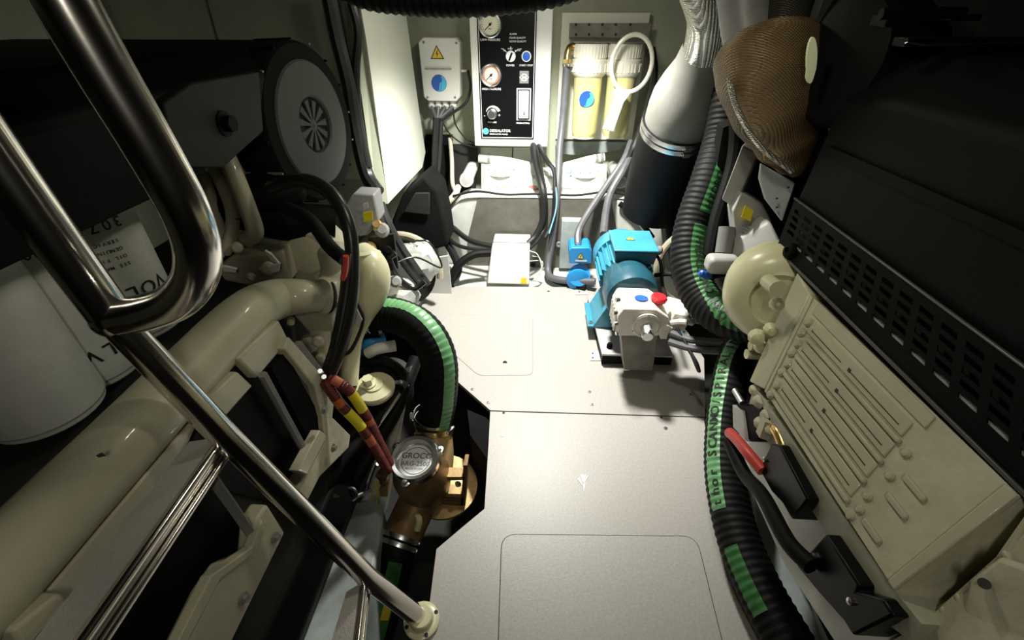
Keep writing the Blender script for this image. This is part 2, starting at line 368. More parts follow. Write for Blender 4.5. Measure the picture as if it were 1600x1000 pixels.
# ================================================================ WATERMAKER CONTROL BOX
Yp = 2.12
cb = thing('control_box', 'white wall box with black gauge panel at the rear bulkhead', 'control box')
x0 = at(742, 228, Yp).x; x1 = at(854, 228, Yp).x; z0 = at(800, 229, Yp).z
part('enclosure', MB().bb((x0, Yp, z0), (x1 + .004, 2.3, 1.16)), white, cb, bev=.004)
a = at(752, 216, Yp); b = at(834, 216, Yp)
fp = part('face_panel', MB().bb((a.x, Yp - .006, a.z), (b.x, Yp - .0005, 1.10)), blackp, cb, 'black instrument panel', bev=.003)
YF = Yp - .0075
def lineb(mb, p, q_, wd):
    d = (q_ - p).normalized(); n = V((0, -1, 0)).cross(d) * wd / 2
    return mb.prism([p + n, q_ + n, q_ - n, p - n], (0, -.0004, 0))
mb = MB(); i_ = .006
c1 = V((a.x + i_, YF, a.z + i_)); c2 = V((b.x - i_, YF, a.z + i_)); c3 = V((b.x - i_, YF, 1.09)); c4 = V((a.x + i_, YF, 1.09))
for p, q_ in ((c1, c2), (c2, c3), (c3, c4), (c4, c1)): lineb(mb, p, q_, .0022)
part('border_line', mb, wink, fp)
def gauge(px, py, r, face, ringm, name):
    c = at(px, py, YF); g = part('gauge', MB().lathe(c, (0, -1, 0), [(r, 0), (r, .012), (r * .92, .015), (r * .80, .012), (r * .79, .006), (0, .006)], 40), ringm, cb, name)
    part('dial', MB().cyl(c + V((0, -.006, 0)), c + V((0, -.0072, 0)), r * .78, n=36), face, g)
    mb = MB()
    for k in range(19):
        t = math.radians(225 - 270 * k / 18); d = V((math.cos(t), 0, math.sin(t))); lineb(mb, c + V((0, -.0076, 0)) + d * r * .62, c + V((0, -.0076, 0)) + d * r * .74, .0012)
    d = V((-.68, 0, -.62)).normalized(); cc = c + V((0, -.0080, 0)); lineb(mb, cc - d * r * .2, cc + d * r * .62, .003); mb.cyl(cc, cc + V((0, -.002, 0)), r * .12, n=12)
    mb.text('bar', c + V((0, -.0076, -r * .3)), (1, 0, 0), (0, 0, 1), r * .22)
    part('needle', mb, ink, g)
    return g, c
gauge(766, 38, .046, dial, steelr, 'low pressure gauge with black needle')
g, c = gauge(767.5, 117, .044, dial, steelr, 'high pressure gauge with reddish ring')
part('red_ring', MB().lathe(c + V((0, -.0073, 0)), (0, -1, 0), [(.034, 0), (.034, .0004), (.028, .0004), (.028, 0)], 36, ring=True), dialred, g)
mb = MB()
def T(t, px, py, s, al='C', sq=1): mb.text(t, at(px, py, YF), (1, 0, 0), (0, 0, 1), s, al)
T('LOW PRESSURE', 766, 62, .0115); T('HIGH PRESSURE', 768, 139, .0115); T('ALARM', 796, 53, .009, 'L'); T('POOR QUALITY', 796, 59, .009, 'L'); T('GOOD QUALITY', 796, 64.5, .009, 'L')
T('POWER', 797.5, 102, .010); T('START / STOP', 822, 102, .009); T('AUTO', 797, 76, .007); T('PRESSURE', 769, 191, .009); T('PRODUCTION', 817, 192.5, .009); T('OFF', 788, 79, .006); T('MANUAL', 809, 79, .006)
T('-', 757, 180, .02); T('+', 780, 180, .018)
part('lettering', mb, wink, fp)
mb = MB().text('DESSALATOR', at(765, 204, YF), (1, 0, 0), (0, 0, 1), .0155, 'L').text('FRESHWATER MAKER', at(765, 209.5, YF), (1, 0, 0), (0, 0, 1), .0085, 'L')
part('lettering', mb, wink, fp)
part('round_emblem', MB().cyl(at(759, 205, YF), at(759, 205, YF) + V((0, -.001, 0)), .0135, n=28), tealI, fp)
# rotary switch, push button, round badge, flow meter, regulator knob
c = at(798, 88, YF); k = part('selector_switch', MB().lathe(c, (0, -1, 0), [(.020, 0), (.020, .004), (.017, .006), (.016, .004), (0, .004)], 28), wink, cb, 'selector switch with white ring')
part('switch_grip', MB().box(c + V((0, -.012, 0)), (.007, .016, .028), Matrix.Rotation(.4, 3, 'Y')), black, k, bev=.001)
mb = MB()
for ang in (-50, 0, 50):
    t = math.radians(90 + ang); d = V((math.cos(t), 0, math.sin(t))); lineb(mb, c + d * .022, c + d * .034, .0025)
lineb(mb, c + V((.026, 0, .024)), c + V((.044, 0, .026)), .002); lineb(mb, c + V((-.026, 0, .024)), c + V((-.038, 0, .027)), .002)
part('tick_mark', mb, wink, fp)
c = at(822.5, 88, YF); k = part('push_button', MB().lathe(c, (0, -1, 0), [(.0195, 0), (.0195, .005), (.016, .007), (.0150, .004), (0, .004)], 28), wink, cb, 'blue start stop push button')
part('button_cap', MB().lathe(c + V((0, -.004, 0)), (0, -1, 0), [(.0150, 0), (.0145, .005), (0, .006)], 24), bluei, k)
c = at(819, 121, YF); k = part('badge', MB().bb(c + V((-.019, 0, -.022)), c + V((.019, -.0008, .024))), midgrey, fp, 'small grey approval badge')
kk = MB().lathe(c + V((0, -.001, 0)), (0, -1, 0), [(.014, 0), (.014, .0006), (.010, .0006), (.010, 0)], 28, ring=True); lineb(kk, c + V((-.019, -.0012, 0)), c + V((.019, -.0012, 0)), .006)
part('badge_print', kk, wink, k)
a1 = at(807, 188, YF); b1 = at(830, 138, YF)
fm = part('flow_meter', MB().bb((a1.x, YF - .002, a1.z), (b1.x, YF, b1.z)), wink, cb, 'flow meter with clear scale tube', bev=.004)
part('meter_recess', MB().bb((a1.x + .004, YF - .003, a1.z + .004), (b1.x - .004, YF - .001, b1.z - .004)), ink, fm)
part('scale_tube', MB().bb((a1.x + .009, YF - .016, a1.z + .010), (b1.x - .009, YF - .003, b1.z - .008)), mat('pale_blue_acrylic', (.62, .72, .80), .15), fm, bev=.003)
mb = MB(); cx = (a1.x + b1.x) / 2
for k in range(9): lineb(mb, V((cx - .010, YF - .0165, a1.z + .025 + k * .011)), V((cx + .002, YF - .0165, a1.z + .025 + k * .011)), .0012)
mb.cyl((cx + .004, YF - .0165, a1.z + .02), (cx + .004, YF - .0165, b1.z - .015), .0012, n=6); mb.cyl((cx + .004, YF - .018, a1.z + .03), (cx + .004, YF - .018, a1.z + .038), .004, n=10)
part('scale_mark', mb, midgrey, fm)
c = at(769, 178, YF); k = part('regulator_knob', MB().lathe(c, (0, -1, 0), [(.021, 0), (.021, .004), (.017, .006), (.0165, .030), (.014, .033), (0, .033)], 28), steelr, cb, 'silver pressure regulator knob')
mb = MB(); n = 16
pts = [(math.radians(160 - 140 * i / n)) for i in range(n + 1)]
vs = []; fs = []
for i, t in enumerate(pts):
    w_ = .002 + .010 * i / n
    for rr in (.026, .026 + w_): vs.append(c + V((math.cos(t) * rr, -.0006, math.sin(t) * rr)))
fs = [(2 * i, 2 * i + 2, 2 * i + 3, 2 * i + 1) for i in range(n)]
part('arc_mark', mb.add(vs, fs), wink, fp)

# ================================================================ ELECTRICAL BOX
Ye = 2.20
eb = thing('electrical_box', 'white junction box with lightning warning triangle and blue round sticker', 'junction box')
P = lambda px, py: at(px, py, Ye)
out = [P(653, 66), P(660, 58), P(712, 59), P(718, 66), P(719, 152), P(713, 159), P(669, 158), P(662, 152)]
part('enclosure', MB().prism([p + V((0, .022, 0)) for p in out], (0, .07, 0)), white, eb, bev=.004)
part('lid', MB().prism(out, (0, .024, 0)), white, eb, bev=.005, seg=3)
lineq = MB(); lineq.bb(P(665, 104) + V((0, -.003, 0)), P(704, 110) + V((0, .001, 0)))
pl = part('name_strip', lineq, label, eb, 'grey printed strip')
part('lettering', MB().text('HAUTE PRESSION DESSALATOR', P(684.5, 107.2) + V((0, -.0036, 0)), (1, 0, 0), (0, 0, 1), .0085), ink, pl)
def warn_tri(parent, c, xd, yd, s, bolt_=True):
    xd = V(xd).normalized(); yd = V(yd).normalized(); n = xd.cross(yd)
    def tri(k): return [c + xd * (s * k * math.cos(math.radians(t))) + yd * (s * k * math.sin(math.radians(t))) for t in (90, 210, 330)]
    tr = part('warning_sign', MB().prism(tri(1), n * .0006), ink, parent, 'yellow lightning triangle')
    part('sign_field', MB().prism([p + n * .0006 for p in tri(.80)], n * .0005), orange, tr)
    z = [(.06, .45), (-.14, .02), (0, .02), (-.08, -.36), (.16, .10), (.02, .10), (.14, .45)]
    part('lightning_bolt', MB().prism([c + n * .0012 + xd * (s * u) + yd * (s * v) for u, v in z], n * .0004), ink, tr)
warn_tri(eb, P(683, 85) + V((0, -.0006, 0)), (1, 0, 0), (0, 0, 1), .034)
def round_sticker(parent, c, xd, yd, r):
    xd = V(xd).normalized(); yd = V(yd).normalized(); n = xd.cross(yd)
    def arc(t0, t1, rr, cx=0, cy=0, k=14): return [c + xd * (cx + rr * math.cos(math.radians(t0 + (t1 - t0) * i / k))) + yd * (cy + rr * math.sin(math.radians(t0 + (t1 - t0) * i / k))) for i in range(k + 1)]
    o = part('round_sticker', MB().prism(arc(0, 346, r, k=30), n * .0006), bluei, parent, 'round two-tone blue sticker')
    part('sticker_swirl', MB().prism([p + n * .0007 for p in arc(60, -110, r * .96) + arc(250, 310, r * .30, r * .05, -r * .45, 5)[::-1] + [c + xd * r * .1] + arc(-60, 60, r * .35, r * .1, r * .4, 6)], n * .0005), cyani, o)
    return o
round_sticker(eb, P(686, 130) + V((0, -.0006, 0)), (1, 0, 0), (0, 0, 1), .034)
for i, px in enumerate((674, 685, 696, 708)):
    g0 = at(px, 160, Ye + .03)
    part('cable_gland', MB().lathe(g0, (0, 0, -1), [(.013, -.006), (.013, .008), (.016, .009), (.016, .017), (.011, .022), (.009, .026), (0, .026)], 16), white, eb)
for i, (px, py) in enumerate(((662, 66), (713, 67), (711, 152), (668, 152))):
    part('lid_screw', MB().lathe(P(px, py) + V((0, -.0002, 0)), (0, -1, 0), [(.005, 0), (.005, .002), (0, .002)], 12), midgrey, eb)
part('side_terminal', MB().bb(at(721, 108, 2.24), at(731, 113, 2.22)), white, eb, bev=.002)

# ================================================================ WATER FILTERS
fb = thing('filter_bracket', 'grey drilled steel wall bracket over the two yellow-lit water filters', 'bracket')
Yb = 2.22
p = part('back_plate', MB().prism(A((890, 36, Yb), (1018, 36, Yb), (1014, 60, Yb), (889, 58, Yb)), (0, .006, 0)), dust, fb, bev=.001)
part('lower_flange', MB().prism(A((889, 58, Yb), (1014, 60, Yb), (1010, 66, Yb - .10), (896, 65, Yb - .10)), (0, 0, -.004)), dust, fb)
part('rear_board', MB().bb(at(868, 214, 2.29), at(1016, 20, 2.25)), whitep, fb, 'pale board behind the filters')
for px in (900, 920.5, 941.5, 962, 985):
    for py in (38.5, 54): part('bolt_hole', MB().cyl(at(px, py, Yb - .0012), at(px, py, Yb + .002), .0055, n=12), ink, fb)
def filt(px, lab, stick):
    Yc = Yb - .07; t = thing('water_filter', lab, 'water filter', 'water filters under the steel bracket')
    top = at(px, 66, Yc); bot = at(px, 212, Yc); H = top.z - bot.z; o = V((top.x, Yc, bot.z)); r = .0615
    part('housing', MB().lathe(o, (0, 0, 1), [(0, 0), (r * .80, 0), (r * .86, .012), (r * .90, .02), (r * .96, H * .62), (r * .96, H * .68), (0, H * .68)], 36), yhouse, t, 'lower housing with the yellow light in its colour')
    k = part('cap', MB().lathe(o, (0, 0, 1), [(r * .98, H * .66), (r * 1.16, H * .69), (r * 1.20, H * .72), (r * 1.2, H * .83), (r * 1.08, H * .84), (r * 1.08, H * .99), (0, H * .99)], 36), wcap, t)
    mb = MB()
    for i in range(32):
        ang = 2 * math.pi * i / 32; d = V((math.cos(ang), math.sin(ang), 0))
        if i % 4: mb.box(o + d * r * 1.20 + V((0, 0, H * .755)), (.005, .006, H * .085), Matrix.Rotation(ang, 3, 'Z'))
        mb.box(o + d * r * 1.08 + V((0, 0, H * .92)), (.005, .004, H * .13), Matrix.Rotation(ang, 3, 'Z'))
    part('grip_rib', mb, wcap, k)
    if stick: 
        c = V((top.x - .005, Yc - r * .97, at(px, 155, Yc - .06).z)); round_sticker(t, c, (1, 0, 0), (0, 0, 1), .031)
    part('foot_ring', MB().lathe(o, (0, 0, -1), [(r * .8, -.001), (r * .8, .006), (r * .5, .006), (r * .5, 0)], 30), wcap, t)
filt(924, 'yellow-lit water filter with the round blue sticker, beside the brass elbow', True)
filt(978, 'right yellow-lit water filter, behind the hanging spanner', False)
c = at(987, 100, Yb - .18); mb = MB(); d = V((-.25, 0, -1)).normalized()
wr = thing('filter_spanner', 'white plastic ring spanner hanging over the right water filter', 'spanner')
x_, y_ = V((1, 0, 0)), V((0, 0, 1)); pts = []
for i in range(33):
    t = 2 * math.pi * i / 32; pts.append(c + x_ * (.078 * math.cos(t)) + y_ * (.098 * math.sin(t)))
part('ring', MB().tube(pts, .0085, 8, smooth=False, caps=False), wcap, wr)
hd = c + d * .098; n_ = V((0, -1, 0)).cross(d)
part('handle', MB().prism([hd - n_ * .035 + V((0, -.008, 0)), hd + n_ * .035 + V((0, -.008, 0)), hd + d * .035 + n_ * .022 + V((0, -.008, 0)), hd + d * .155 + n_ * .026 + V((0, -.008, 0)), hd + d * .155 - n_ * .026 + V((0, -.008, 0)), hd + d * .035 - n_ * .022 + V((0, -.008, 0))], (0, .014, 0)), wcap, wr, bev=.003)
mb = MB()
for k in (-1.5, -.5, .5, 1.5): mb.box(hd + d * .095 + n_ * k * .011 + V((0, -.010, 0)), (.004, .006, .11), Matrix((n_, V((0, 1, 0)), d)).transposed())
part('grip_rib', mb, wcap, wr)
# brass elbow and its hose
be = thing('brass_elbow', 'brass hose elbow left of the first water filter', 'pipe fitting')
e = A((904, 75, 2.15), (893, 73, 2.15), (888, 80, 2.14), (886, 95, 2.13))
part('elbow', MB().tube(e, .0145, 14), brass, be)
part('nut', MB().cyl(e[0], e[0] + V((-.014, 0, 0)), .019, n=6), brass, be)
part('nut', MB().cyl(e[3] + V((0, 0, .006)), e[3] + V((0, 0, -.012)), .019, n=6), brass, be)
clamp(be, at(886, 101, 2.13), (0, 0, 1), .017, sdir=(.6, -1, 0))
solo('grey_hose', MB().tube(A((886, 97, 2.13), (883, 140, 2.12), (879, 190, 2.10), (874, 235, 2.05), (872, 280, 1.97), (868, 330, 1.91), (862, 380, 1.88), (856, 420, 1.82), (868, 436, 1.76), (930, 440, 1.70)), .0155, 12), greyhose, 'long grey hose running from the brass elbow down past the charger', 'hose')
# ================================================================ MEMBRANE TANKS ON THE FRAME
Yt = 2.06
ro = thing('wrapped_tank', 'white film wrapped tank with two round lids on the rear frame', 'tank')
ztk = at(850, 276, Yt).z; zb_ = zt + .004
part('tank_body', MB().prism([V((at(752, 280, Yt).x, Yt, zb_)), V((at(948, 280, Yt).x, Yt, zb_)), V((at(944, 272, Yt).x, Yt, ztk)), V((at(756, 272, Yt).x, Yt, ztk))], (0, .16, 0)), hullw, ro, bev=.012, seg=3)
for px in (784, 912):
    c = at(px, 268, Yt + .07); c.z = ztk
    l = part('round_lid', MB().lathe(c, (0, 0, 1), [(.085, 0), (.085, .012), (.078, .018), (.066, .019), (.064, .014), (0, .016)], 36), white, ro)
    for k in range(10):
        t = math.pi * k / 5; part('lid_screw', MB().cyl(c + V((.074 * math.cos(t), .074 * math.sin(t), .016)), c + V((.074 * math.cos(t), .074 * math.sin(t), .023)), .004, n=6), midgrey, l)
part('pipe_stub', MB().tube(A((748, 247, 2.18), (775, 250, 2.18), (800, 254, 2.17), (835, 262, 2.15)), .021, 12), hullw, ro)
part('pipe_stub', MB().tube(A((945, 246, 2.18), (922, 250, 2.18), (900, 256, 2.17), (868, 264, 2.15)), .021, 12), hullw, ro)
for p0 in ((762, 248), (930, 249), (938, 247)): part('pipe_collar', MB().lathe(at(*p0, 2.18), (1, .05, 0), [(.024, 0), (.024, .012), (0, .012)], 16), midgrey, ro)
part('red_label', MB().bb(at(826, 290, Yt - .001), at(838, 296, Yt - .002)), mat('faded_red_print', (.6, .2, .2), .5), ro)
part('blue_label', MB().bb(at(886, 268, Yt + .0), at(893, 272, Yt - .002)), mat('pale_blue_print', (.25, .35, .75), .5), ro)
part('wrinkled_film', MB().add([at(752 + 196 * i / 24, 256 + 46 * j / 6 + random.uniform(-1.5, 1.5), Yt - .008 + .06 * (1 - j / 6) + random.uniform(-.008, .004)) for j in range(7) for i in range(25)], [(j * 25 + i, j * 25 + i + 1, (j + 1) * 25 + i + 1, (j + 1) * 25 + i) for j in range(6) for i in range(24)]), film, ro, 'loose clear wrapping film')
for px, py, w_ in ((728, 283, 'left'), (970, 285, 'right')):
    c = at(px, py, 2.0); t = thing('end_cap', 'round white pipe end cap ' + w_ + ' of the wrapped tank', 'pipe cap')
    part('pipe', MB().cyl(c, c + V((0, .25, 0)), .028, n=24), hullw, t)
    part('cap', MB().lathe(c + V((0, .03, 0)), (0, -1, 0), [(.032, 0), (.033, .012), (.031, .018), (.024, .02), (.022, .030), (0, .032)], 28), ltgrey, t)
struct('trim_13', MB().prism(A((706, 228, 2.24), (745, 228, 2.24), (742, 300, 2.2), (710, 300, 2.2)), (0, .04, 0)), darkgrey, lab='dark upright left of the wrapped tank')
struct('trim_14', MB().prism(A((664, 212, 2.26), (706, 212, 2.26), (706, 300, 2.22), (690, 345, 2.2), (660, 345, 2.2)), (0, .03, 0)), foam, lab='black slab standing for the dark void below the electrical box')  # black slab put in for the darkness of an open void
for a_, b_ in ((752, 800), (802, 830)): struct('trim_15' if a_ == 752 else 'trim_16', MB().bb(at(a_, 262, 2.285), at(b_, 231, 2.275)), whitep, lab='pale panel behind the tank ' + ('left' if a_ == 752 else 'right'))
struct('trim_17', MB().prism(A((868, 222, 2.24), (985, 222, 2.24), (965, 236, 2.24), (945, 238, 2.24), (900, 242, 2.24), (870, 240, 2.24)), (0, .03, 0)), hullg, lab='grey recess under the water filters')
# ================================================================ CHARGER BOX
ch = thing('charger_box', 'white rectangular charger box with yellow label in front of the rear frame', 'charger')
cA, cB = at(761, 447, 1.735), at(827, 447, 1.735); zf = at(790, 386, 1.78).z
pts = [V((cA.x, 1.735, .0)), V((cB.x, 1.735, .0)), V((cB.x - .003, 1.775, zf)), V((cA.x + .022, 1.775, zf))]
part('casing', MB().prism(pts, (0, .15, 0)), white, ch, bev=.006, seg=3)
mb = MB(); mb.box((pts[2] + pts[3]) / 2 + V((0, .05, .001)), (abs(cB.x - cA.x) - .026, .004, .003)); part('lid_joint', mb, midgrey, ch)
part('lid_edge', MB().bb(pts[3] + V((.004, -.0015, -.012)), pts[2] + V((-.004, .004, -.0095))), midgrey, ch)
part('caution_label', MB().prism([p + V((0, -.0015, 0)) for p in (at(814, 434, 1.737), at(823, 434, 1.737), at(823, 443, 1.734), at(814, 443, 1.734))], (0, -.0005, 0)), yellow, ch, 'small yellow label')
part('side_knob', MB().lathe(V((cB.x, 1.80, .07)), (1, 0, 0), [(.010, 0), (.010, .01), (.014, .012), (.014, .022), (0, .024)], 16), black, ch)
# ================================================================ HIGH PRESSURE PUMP
hp = thing('high_pressure_pump', 'blue electric motor driving an off-white piston pump with a red cap', 'pump')
zb = .05
pb = [fl(918, 462, zb), fl(941, 553, zb), fl(1052, 556, zb), fl(1010, 455, zb)]
bp = part('base_plate', MB().prism(pb, (0, 0, -.008)), aluf, hp, 'flat grey mounting plate', bev=.001)
part('plate_skirt', MB().prism([pb[1] + V((.002, .002, -.008)), pb[2] + V((0, .002, -.008)), pb[2] + V((0, .02, -.008)), pb[1] + V((.002, .02, -.008))], (0, 0, -.034)), black, hp)
part('plate_skirt', MB().prism([pb[0] + V((.003, 0, -.008)), pb[1] + V((.003, 0, -.008)), pb[1] + V((.02, 0, -.008)), pb[0] + V((.02, 0, -.008))], (0, 0, -.034)), black, hp)
for q0 in ((922, 548, 941, 563), (899, 452, 919, 460)):
    part('fixing_tab', MB().prism([fl(q0[0], q0[1], .003), fl(q0[2] - 2, q0[1], .003), fl(q0[2], q0[3], .003), fl(q0[0], q0[3], .003)], (0, 0, -.0028)), aluf, hp)
for p0 in ((926, 552), (926, 559), (905, 456)): part('tab_screw', MB().lathe(fl(*p0, .0031), (0, 0, 1), [(.004, 0), (.003, .002), (0, .002)], 12), steelr, hp)
ax = at(985, 457, 1.3); X, Z = ax.x, ax.z; R_ = .088; o = V((X, 0, Z))
def yl(y0, prof, n=36): return MB().lathe(o + V((0, y0, 0)), (0, 1, 0), prof, n)
mo = part('motor_body', yl(1.385, [(R_ * .9, 0), (R_ * .9, .155), (0, .155)]), blue, hp, 'ribbed blue motor shell')
for k in range(26):
    t = math.radians(20 + 360 * k / 26); d = V((math.cos(t), 0, math.sin(t)))
    if abs(math.degrees(math.atan2(d.z, d.x)) - 90) < 30: continue
    part('cooling_fin', MB().box(o + V((0, 1.462, 0)) + d * R_ * .98, (.016, .145, .0032), Matrix.Rotation(-t, 3, 'Y')), blue, mo)
part('fan_cover', yl(1.535, [(R_ * 1.08, 0), (R_ * 1.1, .01), (R_ * 1.1, .07), (R_ * 1.0, .085), (0, .087)]), blue, hp)
part('end_bell', yl(1.24, [(R_ * .62, 0), (R_ * .95, .012), (R_ * 1.0, .03), (R_ * 1.02, .05), (R_ * 1.02, .085), (R_ * .92, .095), (R_ * .92, .148), (0, .148)]), teal, hp, 'dark teal motor end bell')
mb = MB().cyl(o + V((0, 1.20, 0)), o + V((0, 1.25, 0)), R_ * .55); part('coupling_housing', mb, teal, hp)
for s in (-1, 1):
    part('motor_foot', MB().prism([V((X + s * .045, 1.35, Z - .06)), V((X + s * .10, 1.35, zb + .008)), V((X + s * .12, 1.35, zb + .008)), V((X + s * .12, 1.35, zb)), V((X + s * .02, 1.35, zb))], (0, .16, 0)), blue, hp, bev=.001)
    mb = MB(); bolt(mb, (X + s * .108, 1.37, zb + .008), (0, 0, 1), .006); part('foot_bolt', mb, steelr, hp)
zt0 = at(990, 391, 1.38).z; xa = at(961, 391, 1.38).x; xb = at(1030, 391, 1.38).x; zl = at(990, 413, 1.385).z
tb = part('terminal_box', MB().hexa([V((xa + .008, 1.385, zl)), V((xb - .006, 1.385, zl)), V((xb - .006, 1.53, zl)), V((xa + .008, 1.53, zl)), V((xa, 1.38, zt0 - .008)), V((xb, 1.38, zt0 - .008)), V((xb, 1.545, zt0 - .008)), V((xa, 1.545, zt0 - .008))]), teal, hp, 'square terminal box', bev=.004)  # shade of the front is in the box colour, the lid stays blue
part('box_lid', MB().bb((xa - .002, 1.378, zt0 - .008), (xb + .002, 1.548, zt0)), blue, tb, 'light blue lid', bev=.003)
part('box_neck', MB().bb((xa + .03, 1.40, Z + .06), (xb - .03, 1.51, zl + .002)), teal, hp)
warn_tri(tb, V((X + .008, 1.468, zt0 + .001)), (1, 0, 0), (0, 1, 0), .019)
part('cable_gland', MB().lathe(V((xb, 1.44, zl + .028)), (1, 0, 0), [(.013, 0), (.013, .01), (.016, .01), (.016, .022), (.010, .028), (0, .028)], 12), midgrey, hp)
# pump block (crankcase, manifold, shaft, cap)
zT = at(1000, 483, 1.11).z; zB = at(1000, 527, 1.11).z; xl = at(962, 505, 1.12).x; xr = at(1046, 500, 1.11).x
cc = part('crankcase', MB().prism([V((xl + .006, 1.11, zB)), V((xl + .002, 1.11, zT - .028)), V((xl + .014, 1.11, zT)), V((xr - .045, 1.11, zT)), V((xr, 1.11, zT - .030)), V((xr + .012, 1.11, zB + .012)), V((xr - .03, 1.11, zB + .004))], (-.004, .115, .006)), pumpw, hp, 'off-white cast crankcase', bev=.007, seg=3)
for i in range(5):
    part('cooling_fin', MB().bb((xl - .004, 1.125 + i * .02, zB + .01), (xl + .010, 1.131 + i * .02, zT - .03)), pumpw, cc)
c = at(1009, 508, 1.108)
part('bearing_cover', MB().lathe(c, (0, -1, 0), [(.042, -.004), (.042, .006), (.036, .009), (.034, .005), (.020, .006), (.020, .012), (0, .012)], 36), pumpw, hp)
for k in range(6):
    t = math.radians(30 + 60 * k); q = c + V((.0385 * math.cos(t), -.006, .0385 * math.sin(t))); part('cover_screw', MB().cyl(q, q + V((0, -.005, 0)), .0042, n=6), steelr, hp)
part('drive_shaft', MB().lathe(c + V((0, -.01, -.004)), (-.06, -1, -.1), [(.0175, 0), (.0175, .036), (.015, .04), (0, .04)], 24), steelr, hp, 'bright steel shaft end')
part('shaft_key', MB().box(c + V((.002, -.032, .013)), (.005, .028, .005)), midgrey, hp)
rc = at(1028, 470, 1.16); rc.z = zT - .004
part('oil_cap', MB().lathe(rc, (.12, -.05, 1), [(.019, 0), (.019, .006), (.0245, .008), (.0245, .016), (.020, .021), (.010, .022), (0, .019)], 10), redp, hp, 'red oil filler cap')
sc_ = fl(1002, 466, zT + .0045); part('oval_sticker', MB().prism([sc_ + V((.020 * math.cos(t / 10 * math.pi), .017 * math.sin(t / 10 * math.pi), .001)) for t in range(20)], (0, 0, .0006)), bluei, hp, 'blue oval sticker')
part('valve_manifold', MB().box(V((xr + .035, 1.17, zB + .05)), (.055, .10, .055), Matrix.Rotation(.25, 3, 'Y')), pumpw, hp, 'cream cast manifold', bev=.005)
for i in range(3): part('valve_plug', MB().cyl(V((xr + .055, 1.135 + .035 * i, zB + .05)), V((xr + .080, 1.135 + .035 * i, zB + .044)), .011, n=6), pumpw, hp)
part('manifold_lug', MB().prism(A((1030, 515, 1.10), (1043, 508, 1.10), (1052, 514, 1.10), (1044, 522, 1.10), (1042, 530, 1.1), (1032, 530, 1.1)), (0, .02, 0)), pumpw, hp, bev=.002)
part('outlet_pipe', MB().tube(A((1048, 505, 1.12), (1062, 503, 1.11), (1074, 504, 1.10)), .010, 10), pumpw, hp)
part('pump_bracket', MB().prism([V((xl + .02, 1.12, zB + .01)), V((xr - .02, 1.12, zB + .01)), V((xr - .01, 1.12, zb)), V((xl + .05, 1.12, zb))], (0, .07, 0)), dust, hp, 'dull grey pedestal', bev=.002)
part('rubber_stop', MB().lathe(fl(952, 543, zb), (0, 0, 1), [(.010, 0), (.010, .012), (.007, .018), (0, .019)], 16), black, hp)
for p0 in ((966, 468), (962, 488), (963, 505), (966, 520)):
    q = at(*p0, 1.118); part('side_plug', MB().cyl(q + V((.004, 0, 0)), q + V((-.008, -.004, 0)), .0065, n=8), steelr, hp)
# small blue feed pump behind
sp = thing('feed_pump', 'small blue pump with warning triangle behind the large motor', 'pump')
Y2 = 1.72; P = lambda a, b, y=Y2: at(a, b, y)
part('terminal_box', MB().prism([P(889, 391), P(893, 387), P(921, 387), P(925, 392), P(925, 412), P(890, 412)], (0, .10, 0)), bluefit, sp, bev=.004)
part('motor_body', MB().cyl(P(905, 430), P(905, 430, Y2 + .16), .048, n=28), bluefit, sp)
part('pump_face', MB().lathe(P(903, 437), (0, -1, 0), [(.050, -.01), (.050, .006), (.04, .01), (0, .011)], 28), bluefit, sp)
warn_tri(sp, P(907, 401, Y2 - .003), (1, 0, -.05), (0, 0, 1), .017)
part('data_label', MB().bb(P(899, 406, Y2 - .002), P(917, 409, Y2 - .003)), label, sp)
part('hose_tail', MB().lathe(P(903, 388, Y2 + .03), (0, 0, 1), [(.012, 0), (.012, .006), (.0095, .008), (.0095, .028), (0, .028)], 14), steelr, sp)
# ================================================================ EXHAUST
ex = thing('exhaust_hose', 'large black exhaust hose with paired steel clamps and pale elbow', 'exhaust')
E = A((1020, 330, 1.72), (1036, 265, 1.68), (1062, 190, 1.60))
part('rubber_hose', MB().tube(E, .118, 36), rubber, ex)
a_, b_, c_ = A((1062, 190, 1.60), (1072, 160, 1.57), (1100, 88, 1.50))
d1 = (b_ - a_).normalized()
part('elbow_cone', MB().lathe(a_, c_ - a_, [(.112, -.01), (.113, .05), (.110, .09), (.095, .14), (.075, .19), (.067, .24), (.064, (c_ - a_).length), (0, (c_ - a_).length)], 40), mat('grey_elbow_paint', (.17, .17, .15), .5, bump=.15, var=.15), ex, 'pale grey exhaust elbow')
for k, s in enumerate((-.030, -.008)): clamp(ex, a_ + d1 * s, d1, .1185, .016, sdir=(.10, -1, -.2))
part('braided_sleeve', MB().tube(A((1098, 92, 1.50), (1108, 60, 1.46), (1113, 20, 1.42), (1100, -30, 1.38)), .062, 28), silvermesh, ex, 'silver braided sleeve')
dm = thing('heat_sleeve', 'brown braided heat sleeve bulging beside the exhaust elbow', 'heat sleeve')
rs = [(0, .062), (.06, .088), (.2, .102), (.35, .100), (.55, .084), (.78, .060), (.93, .034), (1, .012)]
def rf(f):
    for (a0, r0), (a1, r1) in zip(rs, rs[1:]):
        if f <= a1: t = (f - a0) / (a1 - a0); t = t * t * (3 - 2 * t); return r0 + (r1 - r0) * t
    return .012
part('sleeve_neck', MB().tube(A((1236, -50, 1.20), (1230, 20, 1.15), (1220, 90, 1.12)), .048, 24), mat('dark_braided_sleeve', (.07, .065, .05), .4, .5, bump=1, bs=110, kind='weave'), dm)
part('sleeve', MB().tube(A((1200, 60, 1.10), (1200, 92, 1.08), (1206, 150, 1.05), (1226, 215, 1.04), (1246, 272, 1.03)), rf, 40, sub=10), brownmesh, dm)
